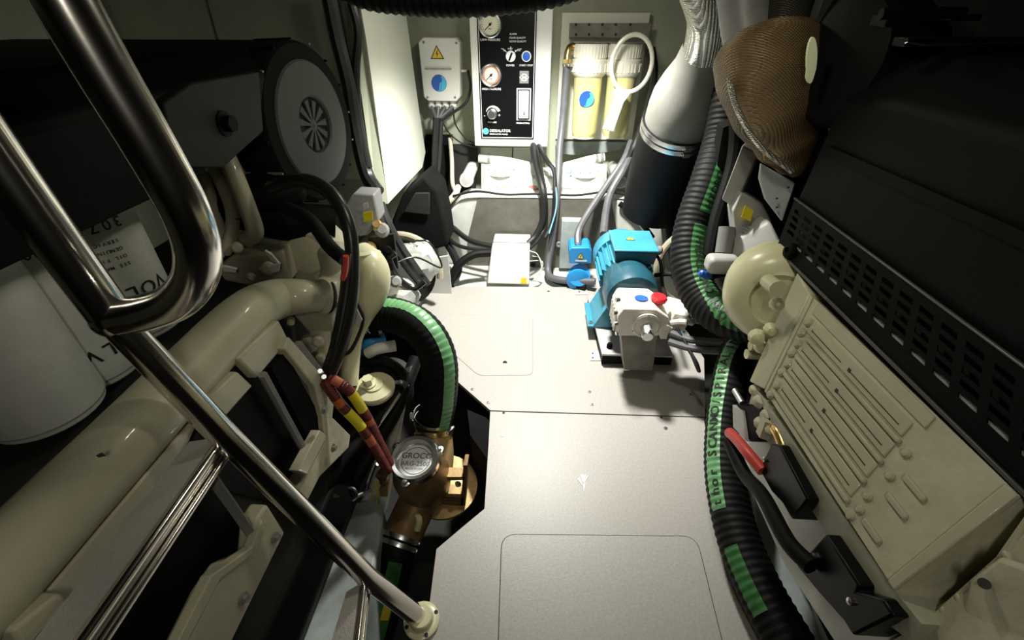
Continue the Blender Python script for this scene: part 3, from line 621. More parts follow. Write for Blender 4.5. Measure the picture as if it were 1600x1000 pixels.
part('stitched_seam', MB().tube(A((1135, 95, 1.06), (1150, 165, 1.0), (1185, 225, .98), (1238, 268, .98)), .006, 8), silvermesh, dm)
part('inlet_pipe', MB().tube(A((1160, -30, 1.2), (1166, 30, 1.18), (1175, 85, 1.15)), .052, 24), midgrey, dm)
# ================================================================ RIBBED GREEN STRIPED HOSES
def hose(lab, pts, r, wave, offs, s0, s1, half, sm, txt, f0, size, flip, lm=None, breaks=()):
    t = thing('ribbed_hose', lab, 'hose'); pv = A(*pts)
    rr = part('hose_wall', MB().tube(pv, r, 24, wave=wave), rubber, t)
    N = len(pv)
    def ref(f):
        q = pv[min(N - 1, int(f * (N - 1) + .5))]; return (CAM - q).normalized() + V(offs)
    P_ = resample(cr(pv, 6), wave[0] / 6); M = len(P_)
    cen = V(offs) + sum(((CAM - q).normalized() for q in pv), V()) / N
    part('stripe', MB().strip(pv, r, cen, -half, half, s0, s1, 8, wave), sm, t, 'green printed stripe')
    if txt: part('lettering', text_hose(MB(), txt, pv, r * (1 + wave[1]), cen, 0, f0, size, flip, lift=.001), ink, t)
    return t, pv, cen
W = (.011, .032)
hose('black ribbed suction hose with green lettered band curving down beside the exhaust', [(1143, 140, 1.45), (1128, 215, 1.4), (1106, 285, 1.32), (1083, 350, 1.25), (1076, 410, 1.17), (1094, 462, 1.08), (1132, 496, .99), (1195, 508, .92)], .050, (.0165, .024), (.55, -.1, .15), .50, .99, .42, greend, 'HYDROSCAND RADIAL', .56, .030, False)
hz, hp_, cen = ROOTS[-1], A((1143, 140, 1.45), (1128, 215, 1.4), (1106, 285, 1.32), (1083, 350, 1.25), (1076, 410, 1.17), (1094, 462, 1.08), (1132, 496, .99), (1195, 508, .92)), V((.55, -.1, .15)) + (CAM - at(1100, 330, 1.3)).normalized()
part('stripe', MB().strip(hp_, .050, cen, -.38, .38, .15, .45, 8, (.0165, .024)), greend, hz, 'green printed stripe')
part('lettering', text_hose(MB(), 'HYDROSCAND', hp_, .0516, cen, 0, .42, .029, True, lift=.001), ink, hz)
hp2_ = A((1168, 528, 1.0), (1150, 560, .96), (1140, 600, .90), (1132, 660, .81), (1132, 740, .69), (1150, 830, .565), (1184, 915, .46), (1236, 1010, .36)); cen2_ = V((-.9, 0, .1)) + (CAM - hp2_[5]).normalized()
hose('black ribbed hose with bright green lettered band along the right edge of the walkway', [(1168, 528, 1.0), (1150, 560, .96), (1140, 600, .90), (1132, 660, .81), (1132, 740, .69), (1150, 830, .565), (1184, 915, .46), (1236, 1010, .36)], .0435, (.0155, .022), (-.95, -.1, .1), .03, .66, .40, green, 'thor SCANMO/SPIRALINE R', .64, .031, True)
part('stripe', MB().strip(hp2_, .0435, cen2_, -.38, .38, .76, .93, 8, (.0155, .022)), greend, ROOTS[-1], 'dull green printed stripe')
hose('black ribbed hose with green stripe arching from the bronze strainer to the left engine', [(677, 668, .87), (686, 620, .88), (685, 560, .91), (660, 515, .95), (618, 493, 1.0), (560, 486, 1.03)], .049, (.0140, .014), (.55, .2, .5), .02, .97, .34, green, '', 0, 0, False)
# ================================================================ SEA STRAINER
st = thing('sea_strainer', 'bronze sea water strainer with clear round inspection cap left of the walkway', 'strainer')
cap = at(648, 716, .735); axc = V((-.03, -.22, 1)).normalized(); R0_ = .063
bx = cap - axc * .26
part('body', MB().lathe(bx, axc, [(.045, 0), (.052, .01), (.052, .05), (.068, .09), (.077, .14), (.077, .175), (.066, .215), (.060, .236), (0, .236)], 40), bronze, st)
part('base_flange', MB().lathe(bx + V((.035, .02, .03)), (.05, -.15, 1), [(.10, 0), (.10, .010), (.055, .014), (0, .014)], 40), bronzel, st, 'round bare bronze flange')
rg = part('cap_ring', MB().lathe(cap - axc * .02, axc, [(R0_, 0), (R0_ * 1.02, .012), (R0_ * 1.02, .022), (R0_ * .94, .028), (R0_ * .80, .026), (R0_ * .76, .016), (R0_ * .76, .006), (0, .004)], 48), steelr, st, 'polished cap ring')
x_, y_, _ = frame(axc); px_ = V((1, 0, 0)); py_ = axc.cross(px_).normalized(); px_ = py_.cross(axc)
for k, dg in enumerate((-100, 25, 150)):
    t = math.radians(dg); d = px_ * math.cos(t) + py_ * math.sin(t)
    e = part('cap_ear', MB().lathe(cap + d * R0_ * 1.02 - axc * .012, axc, [(.012, 0), (.012, .010), (.007, .012), (.006, .018), (0, .019)], 14), steelr, rg)
dc = cap - axc * .0145
part('disc_label', MB().cyl(dc, dc + axc * .0008, R0_ * .70, n=36), wink, rg, 'white printed disc')
mb = MB().text('GROCO', dc + axc * .0012 + py_ * .014, px_, py_, .022).text('ARG-2500', dc + axc * .0012 - py_ * .008, px_, py_, .0175).text('MADE IN USA', dc + axc * .0012 - py_ * .022, px_, py_, .0075).text('GROCO', dc + axc * .0013 + py_ * .0142 + px_ * .0006, px_, py_, .022)
mb.lathe(dc + axc * .001, axc, [(R0_ * .60, 0), (R0_ * .60, .0003), (R0_ * .57, .0003), (R0_ * .57, 0)], 36, ring=True)
part('lettering', mb, ink, rg)
part('sight_glass', MB().lathe(cap - axc * .012, axc, [(R0_ * .755, 0), (R0_ * .755, .004), (0, .004)], 40), glass, rg)
# outlet at the back, pipe collar and clamps
oa, ob = at(668, 690, .80) , at(676, 668, .80)
oa = cap + V((.030, .085, -.085)); ob = A((677, 664, .87))[0]
part('outlet_neck', MB().tube([oa - V((0, .03, .03)), oa, ob], .050, 28), bronzel, st)
part('outlet_collar', MB().lathe(ob - (ob - oa).normalized() * .02, ob - oa, [(.054, -.01), (.056, .004), (.050, .008), (.050, .014)], 32), brass, st)
clamp(st, ob + V((0, .002, .014)), A((677, 668, .87), (685, 625, .88))[1] - A((677, 668, .87))[0], .0515, .013, sdir=(1, -.4, .1))
clamp(st, ob + V((0, .002, .034)), A((677, 668, .87), (685, 625, .88))[1] - A((677, 668, .87))[0], .0515, .011, sdir=(-1, -.4, .1))
# side bracket right
Yk = cap.y - .02; P = lambda a, b, y=.74: at(a, b, y)
part('bracket_arm', MB().prism([P(697, 745), P(728, 745), P(728, 750), P(697, 751)], (0, .03, 0)), bronzel, st)
part('bracket_arm', MB().prism([P(690, 771), P(722, 772), P(721, 778), P(690, 778)], (0, .03, 0)), bronzel, st)
part('bracket_bar', MB().prism([P(724, 727), P(730, 727), P(727, 790), P(720, 790)], (0, .035, 0)), bronze, st)
part('bracket_web', MB().prism([P(690, 776), P(724, 778), P(723, 791), P(686, 788)], (0, .025, 0)), bronze, st)
mb = MB(); bolt(mb, P(716, 756), (-.2, -1, .3), .006); part('bracket_bolt', mb, steelr, st)
# left bracket, wing nuts
part('left_lug', MB().prism([P(606, 740, .75), P(590, 735, .75), P(586, 745, .75), P(600, 760, .75)], (0, .03, 0)), bronze, st)
part('left_lug', MB().prism([P(604, 758, .75), P(592, 766, .75), P(594, 776, .75), P(606, 776, .75)], (0, .03, 0)), bronzel, st)
part('clamp_rod', MB().tube([P(590, 725, .72), P(582, 745, .72), P(575, 768, .72)], .0045, 8), steelr, st)
mb = MB()
for p0 in ((597, 737), (598, 752)): 
    mb = MB(); bolt(mb, P(*p0, .745), (-.4, -1, .3), .0065); part('lug_bolt', mb, steelr, st)
part('earth_wire', MB().tube([P(590, 750, .715), P(583, 765, .71), P(580, 795, .71), P(585, 803, .71), P(589, 790, .71), P(590, 770, .712), P(592, 752, .715)], .0022, 8), yellow, st, 'yellow earth wire loop')
# inlet at the front and its hose
ia = bx + axc * .10; ib = at(628, 838, .66)
part('inlet_neck', MB().tube([ia, (ia + ib) / 2, ib], .054, 28), bronze, st)
part('yellow_tape', MB().tube(A((648, 800, .69), (655, 812, .67), (652, 828, .655)), .009, 8), mat('yellow_sealant', (.65, .58, .30), .7, bump=.6), st, 'dried sealant smear')
hd_ = (at(612, 880, .60) - ib).normalized()
for s in (.004, .022): clamp(st, ib + hd_ * s, hd_, .0560, .012, sdir=(1, -.3, .2))
t = thing('supply_hose', 'black hose with green and yellow band leaving the strainer towards the camera', 'hose')
pv = A((628, 836, .66), (614, 880, .60), (600, 940, .53), (580, 1010, .46), (560, 1080, .40))
part('hose_wall', MB().tube(pv, .049, 24, wave=(.012, .01)), rubber, t)
cen = (CAM - pv[2]).normalized() + V((.15, 0, 0))
part('stripe', MB().strip(pv, .0492, cen, -.38, .38, .12, .98, 8), greend, t, 'dark green stripe')
part('yellow_mark', MB().strip(pv, .0502, cen, -.30, .12, .24, .42, 6), mat('amber_tape', (.62, .42, .03), .5, var=.3), t, 'amber band')
# ================================================================ CABLES, CENTRE
def cable(lab, pts, r, m=None, cat='cable', name='cable', **k):
    return solo(name, MB().tube(A(*pts), r, 10), m or cablem, lab, cat, **k)
for i, px in enumerate((674, 685, 696, 708)):
    cable(('first', 'second', 'third', 'fourth')[i] + ' thin grey lead from the left under the electrical box', [(px, 166, 2.2), (px * .6 + 684 * .4, 175, 2.19), (683, 188, 2.17)], .0065, greyhose, name='thin_lead')
cable('thick black cable bundle dropping straight from the electrical box to the floor', [(683, 184, 2.16), (681, 240, 2.13), (678, 300, 2.08), (684, 355, 1.98), (706, 392, 1.88), (716, 420, 1.78), (704, 446, 1.70)], .019)
cable('black cable with pale line running down beside the thick bundle', [(690, 190, 2.15), (686, 260, 2.1), (682, 320, 2.03), (696, 365, 1.93), (720, 385, 1.85), (766, 392, 1.79)], .009)
cable('second black cable sweeping from the bundle to the charger', [(684, 330, 2.02), (704, 352, 1.96), (735, 376, 1.88), (772, 386, 1.83)], .013)
cable('short thick black cable looping from the sheet edge up to the charger', [(700, 445, 1.69), (716, 415, 1.72), (740, 398, 1.75), (766, 395, 1.77)], .018, rubber)
cable('black lead curling from the side of the electrical box down to the bundle', [(731, 110, 2.22), (735, 135, 2.2), (728, 160, 2.18), (705, 178, 2.17), (688, 190, 2.16)], .0065)
cable('thin black wire arcing behind the control box, outer one', [(708, 168, 2.2), (712, 195, 2.2), (730, 218, 2.2), (750, 226, 2.2)], .0035, name='wire', cat='wire')
cable('thin black wire arcing behind the control box, inner one', [(690, 188, 2.18), (702, 208, 2.18), (722, 224, 2.18), (745, 230, 2.18)], .0035, name='wire', cat='wire')
cable('black cable pair leaving the bottom of the control box, left strand', [(833, 226, 2.13), (838, 262, 2.02), (848, 300, 1.93), (849, 340, 1.90), (838, 368, 1.87), (825, 382, 1.84)], .016)
cable('thinner black cable beside the control box cable, with pale line', [(838, 226, 2.13), (846, 266, 2.01), (853, 306, 1.92), (853, 350, 1.90), (840, 376, 1.84), (828, 388, 1.80)], .007)
cable('black cable slanting from the control box to the long grey hose', [(841, 226, 2.13), (855, 252, 2.03), (866, 268, 1.99), (867, 300, 1.93), (864, 345, 1.89), (852, 372, 1.85)], .0105)
cable('thin light blue wire tied to the long grey hose', [(848, 240, 2.11), (862, 262, 2.04), (868, 290, 1.94), (869, 325, 1.88), (858, 365, 1.82)], .003, mat('light_blue_wire', (.2, .5, .7), .4), name='wire', cat='wire')
cable('grey hose from behind the exhaust to the small blue pump', [(986, 222, 2.1), (975, 250, 2.02), (948, 290, 1.96), (918, 335, 1.87), (904, 362, 1.80), (903, 384, 1.75)], .0155, greyhose, cat='hose', name='grey_hose')
cable('grey hose dropping behind the blue terminal box', [(992, 222, 2.1), (976, 262, 1.99), (955, 300, 1.93), (947, 330, 1.85), (943, 366, 1.72)], .0165, greyhose, cat='hose', name='grey_hose')
cable('black cables bundled beside the right water filter', [(1018, 75, 2.1), (1022, 120, 2.08), (1008, 180, 2.08), (992, 225, 2.06), (980, 250, 2.02)], .016)
cable('grey hose leaving the motor plate towards the charger', [(860, 420, 1.84), (862, 434, 1.80), (878, 442, 1.76), (915, 448, 1.70)], .013, rubber, cat='hose', name='grey_hose')
cable('short beige pipe on the slope left of the frame', [(698, 318, 1.93), (711, 304, 1.95), (716, 292, 2.0)], .014, beige, cat='pipe', name='beige_pipe')
cable('long black wire lying along the front of the wrapped tank', [(708, 306, 1.93), (745, 299, 1.93), (790, 304, 1.94), (840, 303, 1.94), (900, 305, 1.94), (950, 300, 1.94), (1000, 310, 1.94)], .005, name='wire', cat='wire')
cable('beige vertical pipe at the dark recess left of the tank', [(703, 215, 2.2), (706, 250, 2.18), (707, 285, 2.1), (712, 300, 2.0)], .010, beige, cat='pipe', name='beige_pipe')
for i, p in enumerate(((828, 392), (832, 400), (826, 408))):
    cable(('highest', 'middle', 'lowest')[i] + ' thin white wire from the right side of the charger', [(p[0], p[1], 1.78), (840 + i * 3, 398 + i * 5, 1.77), (846, 420, 1.76), (838 - 4 * i, 442, 1.74)], .0022, label, name='wire', cat='wire')
# ================================================================ LEFT ENGINE
le = thing('marine_engine', 'cream engine on the left, with three hanging filters and a long coolant pipe', 'engine')
S = lambda X, *pts: [side(a, b, X) for a, b in pts]
def plate(name, X, pts, th, m, root, lab=None, bev=0, dx=None): return part(name, MB().prism(S(X, *pts), (th, 0, 0)), m, root, lab, bev=bev)
blk = part('engine_block', MB().bb((-1.1, .02, .02), (-.475, .66, .47)), darkgrey, le, 'dark engine block side')
part('top_cover', MB().prism([V((-.57, 1.26, .787)), V((-.56, 1.28, .90)), V((-.62, 1.28, .945)), V((-1.35, 1.28, .945)), V((-1.35, 1.28, .787))], (0, -1.25, 0)), black, le, 'large black top cover', bev=.012, seg=3)
cp = part('cover_plate', MB().prism(S(-.545, (255, 160), (300, 130), (405, 112), (412, 205), (350, 262), (275, 262)), (-.02, 0, 0)), darkgrey, le, bev=.003)
mb = MB(); bolt(mb, side(350, 193, -.545), (1, 0, 0), .014); part('cover_bolt', mb, black, le)
# long coolant pipe
pp = S(-.5, (-90, 985), (0, 893), (100, 788), (200, 684), (300, 578), (385, 492))
e1 = [at(430, 468, .735), at(470, 463, .76), at(503, 463, .79)]
pv = pp + e1
part('engine_block', MB().bb((-1.1, .66, .02), (-.56, 1.20, .44)), darkgrey, le)
def pr(f): return .0405 if f < .75 else (.0405 - (.0405 - .033) * min(1, (f - .75) / .2))
part('coolant_pipe', MB().tube(pv, pr, 28), cream, le, 'long smooth cream coolant pipe')
part('pipe_collar', MB().lathe(e1[2] + V((-.004, 0, 0)), e1[2] - e1[1], [(.036, -.006), (.039, 0), (.039, .010), (.034, .014), (0, .014)], 28), cream, le)
part('seal_ring', MB().ring(e1[2] + (e1[2] - e1[1]).normalized() * .013, e1[2] - e1[1], .034, .0035, 30, 6), ink, le)
part('outlet_elbow', MB().tube(A((506, 462, .80), (522, 446, .83), (528, 420, .86), (522, 395, .90)), .036, 24), cream, le)
part('paint_chip', MB().prism([side(a, b, -.4595) for a, b in ((150, 712), (158, 707), (165, 712), (154, 715))], (.001, 0, 0)), ink, le)
# under-pipe channel and stepped brackets
plate('pipe_channel', -.475, [(20, 1010), (70, 930), (230, 740), (318, 640), (335, 665), (290, 735), (150, 900), (75, 1010)], -.05, cream, le, bev=.003)
def stepbox(a, b, c, d, depth=.06):  # top-face + front-face block
    return MB().prism(S(-.455, a, b, c, d), (-depth, 0, .0))
part('step_bracket', stepbox((372, 560), (436, 500), (452, 532), (402, 592)), cream, le, bev=.004)
part('step_bracket', stepbox((300, 650), (372, 580), (396, 603), (335, 672)), cream, le, bev=.004)
part('step_bracket', stepbox((20, 985), (95, 925), (110, 938), (40, 1020)), cream, le, bev=.004)
plate('dark_panel', -.47, [(350, 575), (400, 560), (475, 700), (440, 790), (330, 760), (260, 760), (300, 690)], -.01, black, le)
plate('side_plate', -.455, [(446, 548), (472, 532), (516, 592), (522, 640), (478, 645), (470, 640)], -.012, mat('brown_grey_plate', (.12, .11, .095), .55, bump=.2), le, bev=.003)
plate('rubber_pad', -.452, [(424, 574), (446, 550), (500, 650), (520, 660), (515, 690), (490, 700)], -.012, foam, le)
part('brace_strut', MB().tube(S(-.448, (410, 585), (440, 640), (474, 702)), .0075, 8, smooth=False), midgrey, le)
part('brace_strut', MB().tube(S(-.43, (325, 738), (362, 790), (400, 845)), .009, 4, smooth=False), midgrey, le, bev=.001)
part('side_casting', MB().prism(S(-.44, (452, 526), (505, 588), (522, 632), (520, 652), (548, 680), (545, 700), (500, 745), (472, 800), (455, 775), (478, 742), (508, 692), (505, 652), (492, 604), (445, 545)), (-.03, 0, 0)), cream_cast, le, bev=.003)
part('raised_rail', MB().prism(S(-.428, (500, 672), (512, 680), (480, 742), (466, 736)), (-.02, 0, 0)), cream, le, bev=.002)
part('pan_flange', MB().prism(S(-.42, (418, 787), (446, 832), (350, 1030), (280, 1030), (330, 925), (358, 882), (398, 862), (402, 812)), (-.03, 0, 0)), cream, le, 'lower cream flange', bev=.005)
part('raised_rail', MB().prism(S(-.415, (410, 812), (416, 822), (402, 862), (345, 905), (290, 1010), (275, 1010), (330, 900), (394, 855)), (-.015, 0, 0)), cream, le, bev=.002)
plate('dark_panel', -.46, [(240, 800), (330, 745), (400, 850), (350, 890), (290, 1040), (120, 1040)], -.01, black, le)
part('oil_pan', MB().prism([V((-.47, .05, .06)), V((-.44, .05, -.02)), V((-.5, .05, -.2)), V((-.9, .05, -.2)), V((-.9, .05, .06))], (0, 1.0, 0)), black, le, bev=.01)
for p0 in ((505, 640), (520, 700), (430, 840), (380, 935)):
    mb = MB(); bolt(mb, side(*p0, -.418), (1, 0, 0), .006); part('flange_bolt', mb, midgrey, le)
# far castings behind the elbow
def cast(pts, Y, th=.05, m=None, bev=.008, lab=None, name='cast_housing'): return part(name, MB().prism([at(a, b, Y) for a, b in pts], (0, th, 0)), m or cream_cast, le, lab, bev=bev, seg=3)
cast([(434, 378), (470, 360), (500, 366), (530, 395), (538, 425), (520, 445), (470, 448), (450, 430)], .93, .08)
part('cover_boss', MB().lathe(at(478, 398, .93), (.1, -1, .1), [(.048, 0), (.046, .008), (.038, .011), (0, .011)], 28), cream, le)
cast([(362, 400), (440, 392), (455, 440), (400, 450), (350, 440), (335, 420)], .88, .05, cream)
cast([(455, 490), (520, 478), (525, 520), (480, 520)], .80, .05, cream)
cast([(480, 512), (512, 515), (510, 560), (490, 565)], .80, .03)
for i, (a, b, r) in enumerate(((497, 530, .014), (483, 535, .02), (500, 556, .012), (455, 500, .008), (372, 385, .012), (395, 430, .01), (420, 418, .014))):
    part('cast_boss', MB().lathe(at(a, b, .80 if b > 480 else .86), (.5, -1, .3), [(r, 0), (r, .02), (r * .6, .024), (0, .024)], 14), cream_hi if i in (3,) else cream, le)
for k, pts in enumerate((((338, 386), (346, 394), (350, 402), (342, 408)), ((345, 415), (370, 421), (368, 426), (350, 424)), ((414, 392), (424, 398), (436, 412), (424, 408)), ((405, 420), (438, 412), (436, 424), (415, 428)))):
    part('peeling_sheet', MB().prism(A(*[(a, b, .84) for a, b in pts]), (.0, .004, .002)), white, le)
# pale cylinder, post, engine mount
part('expansion_housing', MB().tube(A((560, 404, .98), (577, 418, .96), (580, 445, .94), (562, 490, .92), (550, 540, .88), (545, 600, .83)), lambda f: .045 if f < .5 else .045 - .022 * min(1, (f - .5) * 4), 28), cream_hi, le, 'smooth pale cream cylinder')
part('filler_boss', MB().lathe(at(566, 402, .96), (0, .1, 1), [(.03, 0), (.03, .014), (.022, .018), (0, .018)], 24), cream_hi, le)
m0 = at(585, 606, .84)
mm = part('mount_flange', MB().lathe(m0, (0, -.1, 1), [(.050, -.012), (.053, 0), (.050, .006), (.026, .010), (.024, .014), (0, .014)], 30), cream_hi, le, 'round engine mount plate')
mb = MB(); bolt(mb, m0 + V((-.012, 0, .014)), (0, -.1, 1), .014, .018); part('mount_nut', mb, cream_hi, mm)
# hanging oil filters
def oilfilter(px, py, Y, zb0, zt_, r, lab, words):
    c = at(px, py, Y); o_ = V((c.x, Y, zb0)); H = zt_ - zb0
    f = part('oil_filter', MB().lathe(o_, (0, 0, 1), [(0, 0), (r * .86, 0), (r * .96, .006), (r, .018), (r, H - .02), (r * 1.03, H - .018), (r * 1.03, H), (0, H)], 44), label, le, lab)
    mb = MB()
    for txt, zf, sz, a0 in words:
        d = a0
        for chh in txt:
            nr = V((math.cos(d), math.sin(d), 0)); tx = V((math.sin(d), -math.cos(d), 0))
            if chh != ' ': mb.text(chh, o_ + nr * (r + .0008) + V((0, 0, zf * H)), tx, (0, 0, -1), sz)
            d -= sz * .74 / r
    part('lettering', mb, ink, f)
    part('end_seam', MB().ring(o_ + V((0, 0, .016)), (0, 0, 1), r * 1.0, .0012, 40, 5), midgrey, f)
A0 = math.radians
oilfilter(178, 430, .665, .50, .775, .072, 'far white filter with upside-down lettering', [('307539', .80, .024, A0(-8)), ('NG LI', .80, .024, A0(-130)), ('VOLVO', .36, .034, A0(8)), ('SERVICE INTERVAL', .70, .008, A0(-20)), ('GENUINE PART', .65, .008, A0(-20)), ('OIL FILTER CHANGE', .60, .008, A0(-20)), ('SEE MANUAL', .55, .008, A0(-20))])
oilfilter(75, 460, .545, .49, .775, .066, 'middle white filter with upside-down lettering', [('307539', .84, .020, A0(-20)), ('VOLVO', .22, .034, A0(30))])
oilfilter(-35, 500, .44, .50, .775, .070, 'near plain white filter', [('GT', .95, .012, A0(10))])
part('filter_head', MB().bb((-.76, .35, .772), (-.57, .75, .80)), black, le, bev=.004)
# cream charge air hoses
for i, pts in enumerate(([(296, 238, .93), (318, 275, .92), (336, 325, .91), (345, 368, .90), (348, 400, .88)], [(318, 232, .92), (342, 275, .91), (362, 325, .89), (362, 362, .88), (350, 395, .86)], [(344, 222, .92), (366, 272, .90), (388, 328, .88), (398, 362, .87), (386, 374, .88)])):
    part('fuel_line', MB().tube(A(*pts), (.011, .014, .018)[i], 14), cream, le)
    q = A(*pts)[2]; 
    if i: part('line_mark', MB().ring(q + V((0, 0, -.02)), A(*pts)[3] - A(*pts)[2], (.011, .0145, .0185)[i], .0016, 24, 5), ink, le)
# air filter wheel
af = at(488, 196, 1.12); xa_ = V((1, -.12, .04)).normalized()
part('air_filter_housing', MB().lathe(af - xa_ * .12, xa_, [(.13, 0), (.172, .03), (.175, .115), (.169, .125), (.128, .126), (.126, .116), (.05, .114)], 56), foam, le, 'black air filter surround')
aw = part('air_filter_disc', MB().lathe(af, xa_, [(.138, -.01), (.138, .006), (.134, .010), (.066, .012), (.062, .008), (.062, -.01)], 56, ring=True), mat('charcoal_face', (.055, .055, .052), .7, bump=.1), le, 'dark grey face ring')
ux, uy, _ = frame(xa_)
part('hub_hole', MB().cyl(af - xa_ * .004, af - xa_ * .002, .063, n=32), ink, aw)
for k in range(11):
    t = 2 * math.pi * k / 11; d = ux * math.cos(t) + uy * math.sin(t); e = xa_.cross(d)
    part('fan_blade', MB().prism([af + d * .012 - e * .002, af + d * .055 - e * .010, af + d * .055 + e * .006, af + d * .012 + e * .002], xa_ * .005), MATS['charcoal_face'], aw)
part('fan_hub', MB().lathe(af - xa_ * .004, xa_, [(.014, 0), (.014, .008), (0, .012)], 20), MATS['charcoal_face'], aw)
for k in range(16):
    t = 2 * math.pi * k / 16; d = ux * math.cos(t) + uy * math.sin(t); part('housing_rib', MB().box(af + d * .177 - xa_ * .04, (.004, .004, .09), Matrix((d, d.cross(xa_), xa_)).transposed()), midgrey if k % 3 == 0 else black, le)
part('turbo_body', MB().ball(at(425, 300, .98), .075, (1, 1, .7), 24), black, le, bev=0)
part('turbo_body', MB().tube(A((300, 290, .95), (360, 320, .95), (440, 345, .95), (520, 350, 1.0)), .045, 18), black, le)
part('turbo_ring', MB().ring(at(498, 318, 1.0), (.2, -1, .5), .045, .008, 30, 8), darkgrey, le)
# small control unit
cu = part('control_unit', MB().prism(A((540, 318, 1.12), (552, 302, 1.14), (584, 304, 1.14), (592, 345, 1.12), (575, 368, 1.08), (548, 372, 1.08)), (0, .06, 0)), midgrey, le, 'grey control unit with yellow label', bev=.004)
part('yellow_label', MB().prism([p + V((0, -.012, 0)) for p in A((570, 330, 1.11), (584, 327, 1.11), (585, 341, 1.1), (571, 344, 1.1))], (0, -.001, 0)), yellow, cu)
part('paper_label', MB().prism([p + V((0, -.012, 0)) for p in A((569, 316, 1.11), (577, 313, 1.11), (578, 322, 1.11), (571, 325, 1.11))], (0, -.001, 0)), label, cu)
# gearbox lump behind
gb = thing('gearbox', 'dark gearbox behind the left engine, under the white panel', 'gearbox')
part('case', MB().prism(A((612, 345, 1.75), (628, 305, 1.75), (662, 276, 1.75), (684, 300, 1.75), (694, 345, 1.75), (700, 385, 1.75), (640, 400, 1.75), (612, 390, 1.75)), (0, .18, 0)), foam, gb, bev=.012, seg=3)
part('case_lid', MB().prism(A((630, 330, 1.745), (650, 300, 1.745), (672, 300, 1.745), (672, 335, 1.745)), (0, -.01, 0)), darkgrey, gb, bev=.004)
rc_ = at(628, 428, 1.55); part('rim_arc', MB().tube([rc_ + V((.155 * math.cos(math.radians(a)), .04 * math.sin(math.radians(a)), .15 * math.sin(math.radians(a)))) for a in range(-5, 150, 6)], .014, 10, smooth=False), mat('tan_rim', (.34, .30, .22), .5, var=.2), gb, 'beige rim')
part('rim_plate', MB().lathe(at(628, 426, 1.58), (.0, -1, .25), [(.14, 0), (.14, .006), (0, .012)], 36), darkgrey, gb)
fb2 = thing('wrapped_part', 'part wrapped in crinkled clear plastic film behind the green striped hose', 'wrapped part')
part('inner_body', MB().lathe(at(650, 418, 1.38), (.1, -.5, 1), [(.05, -.06), (.06, 0), (.04, .03), (0, .035)], 24), midgrey, fb2)
part('film_wrap', MB().ball(at(650, 412, 1.38), .082, (1, .8, .9), 22, .16), film, fb2, 'crinkled clear film')
wp2 = thing('wrapped_part', 'lump in dull grey plastic film between the pale cylinder and the walkway corner', 'wrapped part')
part('inner_body', MB().ball(at(610, 470, 1.15), .055, (1, 1, .8), 20, .05), dust, wp2)
part('film_wrap', MB().ball(at(612, 466, 1.15), .078, (1.1, 1, .8), 20, .2), film, wp2, 'crinkled film')
solo('plastic_flap', MB().prism([at(668, 405, 1.64), at(700, 400, 1.64), V((at(704, 440, 1.64).x, 1.64, -.021)), V((at(668, 446, 1.64).x, 1.64, -.021))], (0, .01, 0)), hullw, 'bright white board left of the charger, behind the walkway corner', 'board')
sm = thing('sensor_block', 'cluster of small cream and brass fittings under the control unit', 'fitting')
for (a, b, r, m) in ((588, 352, .016, brass), (597, 360, .02, ltgrey), (578, 388, .018, brass), (590, 398, .013, cream_hi), (605, 392, .014, black), (596, 410, .02, cream), (618, 440, .018, ltgrey)):
    part('fitting', MB().lathe(at(a, b, 1.12), (.4, -1, .6), [(r, -.01), (r, .012), (r * .6, .014), (r * .6, .03), (0, .03)], 12), m, sm)
part('bracket', MB().prism(A((575, 372, 1.14), (615, 366, 1.14), (622, 420, 1.14), (590, 430, 1.14)), (0, .01, 0)), darkgrey, sm)
# ================================================================ PIPES IN THE LEFT BILGE
bw = thing('blue_pipe', 'blue bilge pipe end with white collar beside the pale cylinder', 'pipe')
part('pipe', MB().tube(A((548, 548, .98), (575, 536, .98), (602, 530, 1.0)), .019, 16), bluefit, bw)
part('collar', MB().tube(A((575, 552, .95), (590, 545, .95), (618, 540, .97)), .016, 14), white, bw)
solo('bilge_pump', MB().lathe(at(612, 590, .95), (.2, -.4, 1), [(.06, -.12), (.062, 0), (.055, .02), (.03, .03), (0, .03)], 28), darkgrey, 'dark rounded bilge pump below the arching green striped hose', 'pump', bev=0)
k = solo('black_sleeve', MB().lathe(at(566, 520, .99), (1, .2, .1), [(.022, 0), (.022, .05), (0, .05)], 16), black, 'short black sleeve with white letters by the blue pipe', 'sleeve')
part('lettering', MB().text('PUR', at(566, 518, .96), (1, .1, .12), (0, 0, 1), .024), wink, k)
for i, (pts, r, l) in enumerate((([(560, 565, .95), (600, 565, .95), (628, 585, .93), (622, 612, .88), (590, 655, .80), (540, 715, .70), (480, 800, .58)], .016, 'black hose bending over beside the engine mount and down along the left bilge'),
        ([(650, 560, 1.0), (618, 640, .86), (560, 740, .72), (500, 850, .58), (440, 1000, .44)], .020, 'thick dark pipe running down the left bilge under the strainer bracket'),
        ([(590, 640, .88), (540, 690, .77), (480, 770, .65), (430, 860, .55)], .017, 'dark pipe nearest the engine flange in the left bilge'))):
    solo('bilge_hose', MB().tube(A(*pts), r, 14), rubber, l, 'hose')
t = thing('threaded_rod', 'steel clamp and threaded rod on the bent bilge hose', 'clamp')
clamp(t, at(622, 602, .88), at(622, 612, .88) - at(628, 585, .93), .017, .01, sdir=(1, -.4, .5))
part('rod', MB().tube(A((625, 615, .86), (608, 640, .82), (588, 668, .78)), .005, 8), steelr, t)
t = thing('rod_linkage', 'small steel shackle and rod left of the strainer', 'linkage')
part('rod', MB().tube(A((520, 775, .62), (548, 778, .66), (580, 765, .70)), .005, 8), steelr, t)
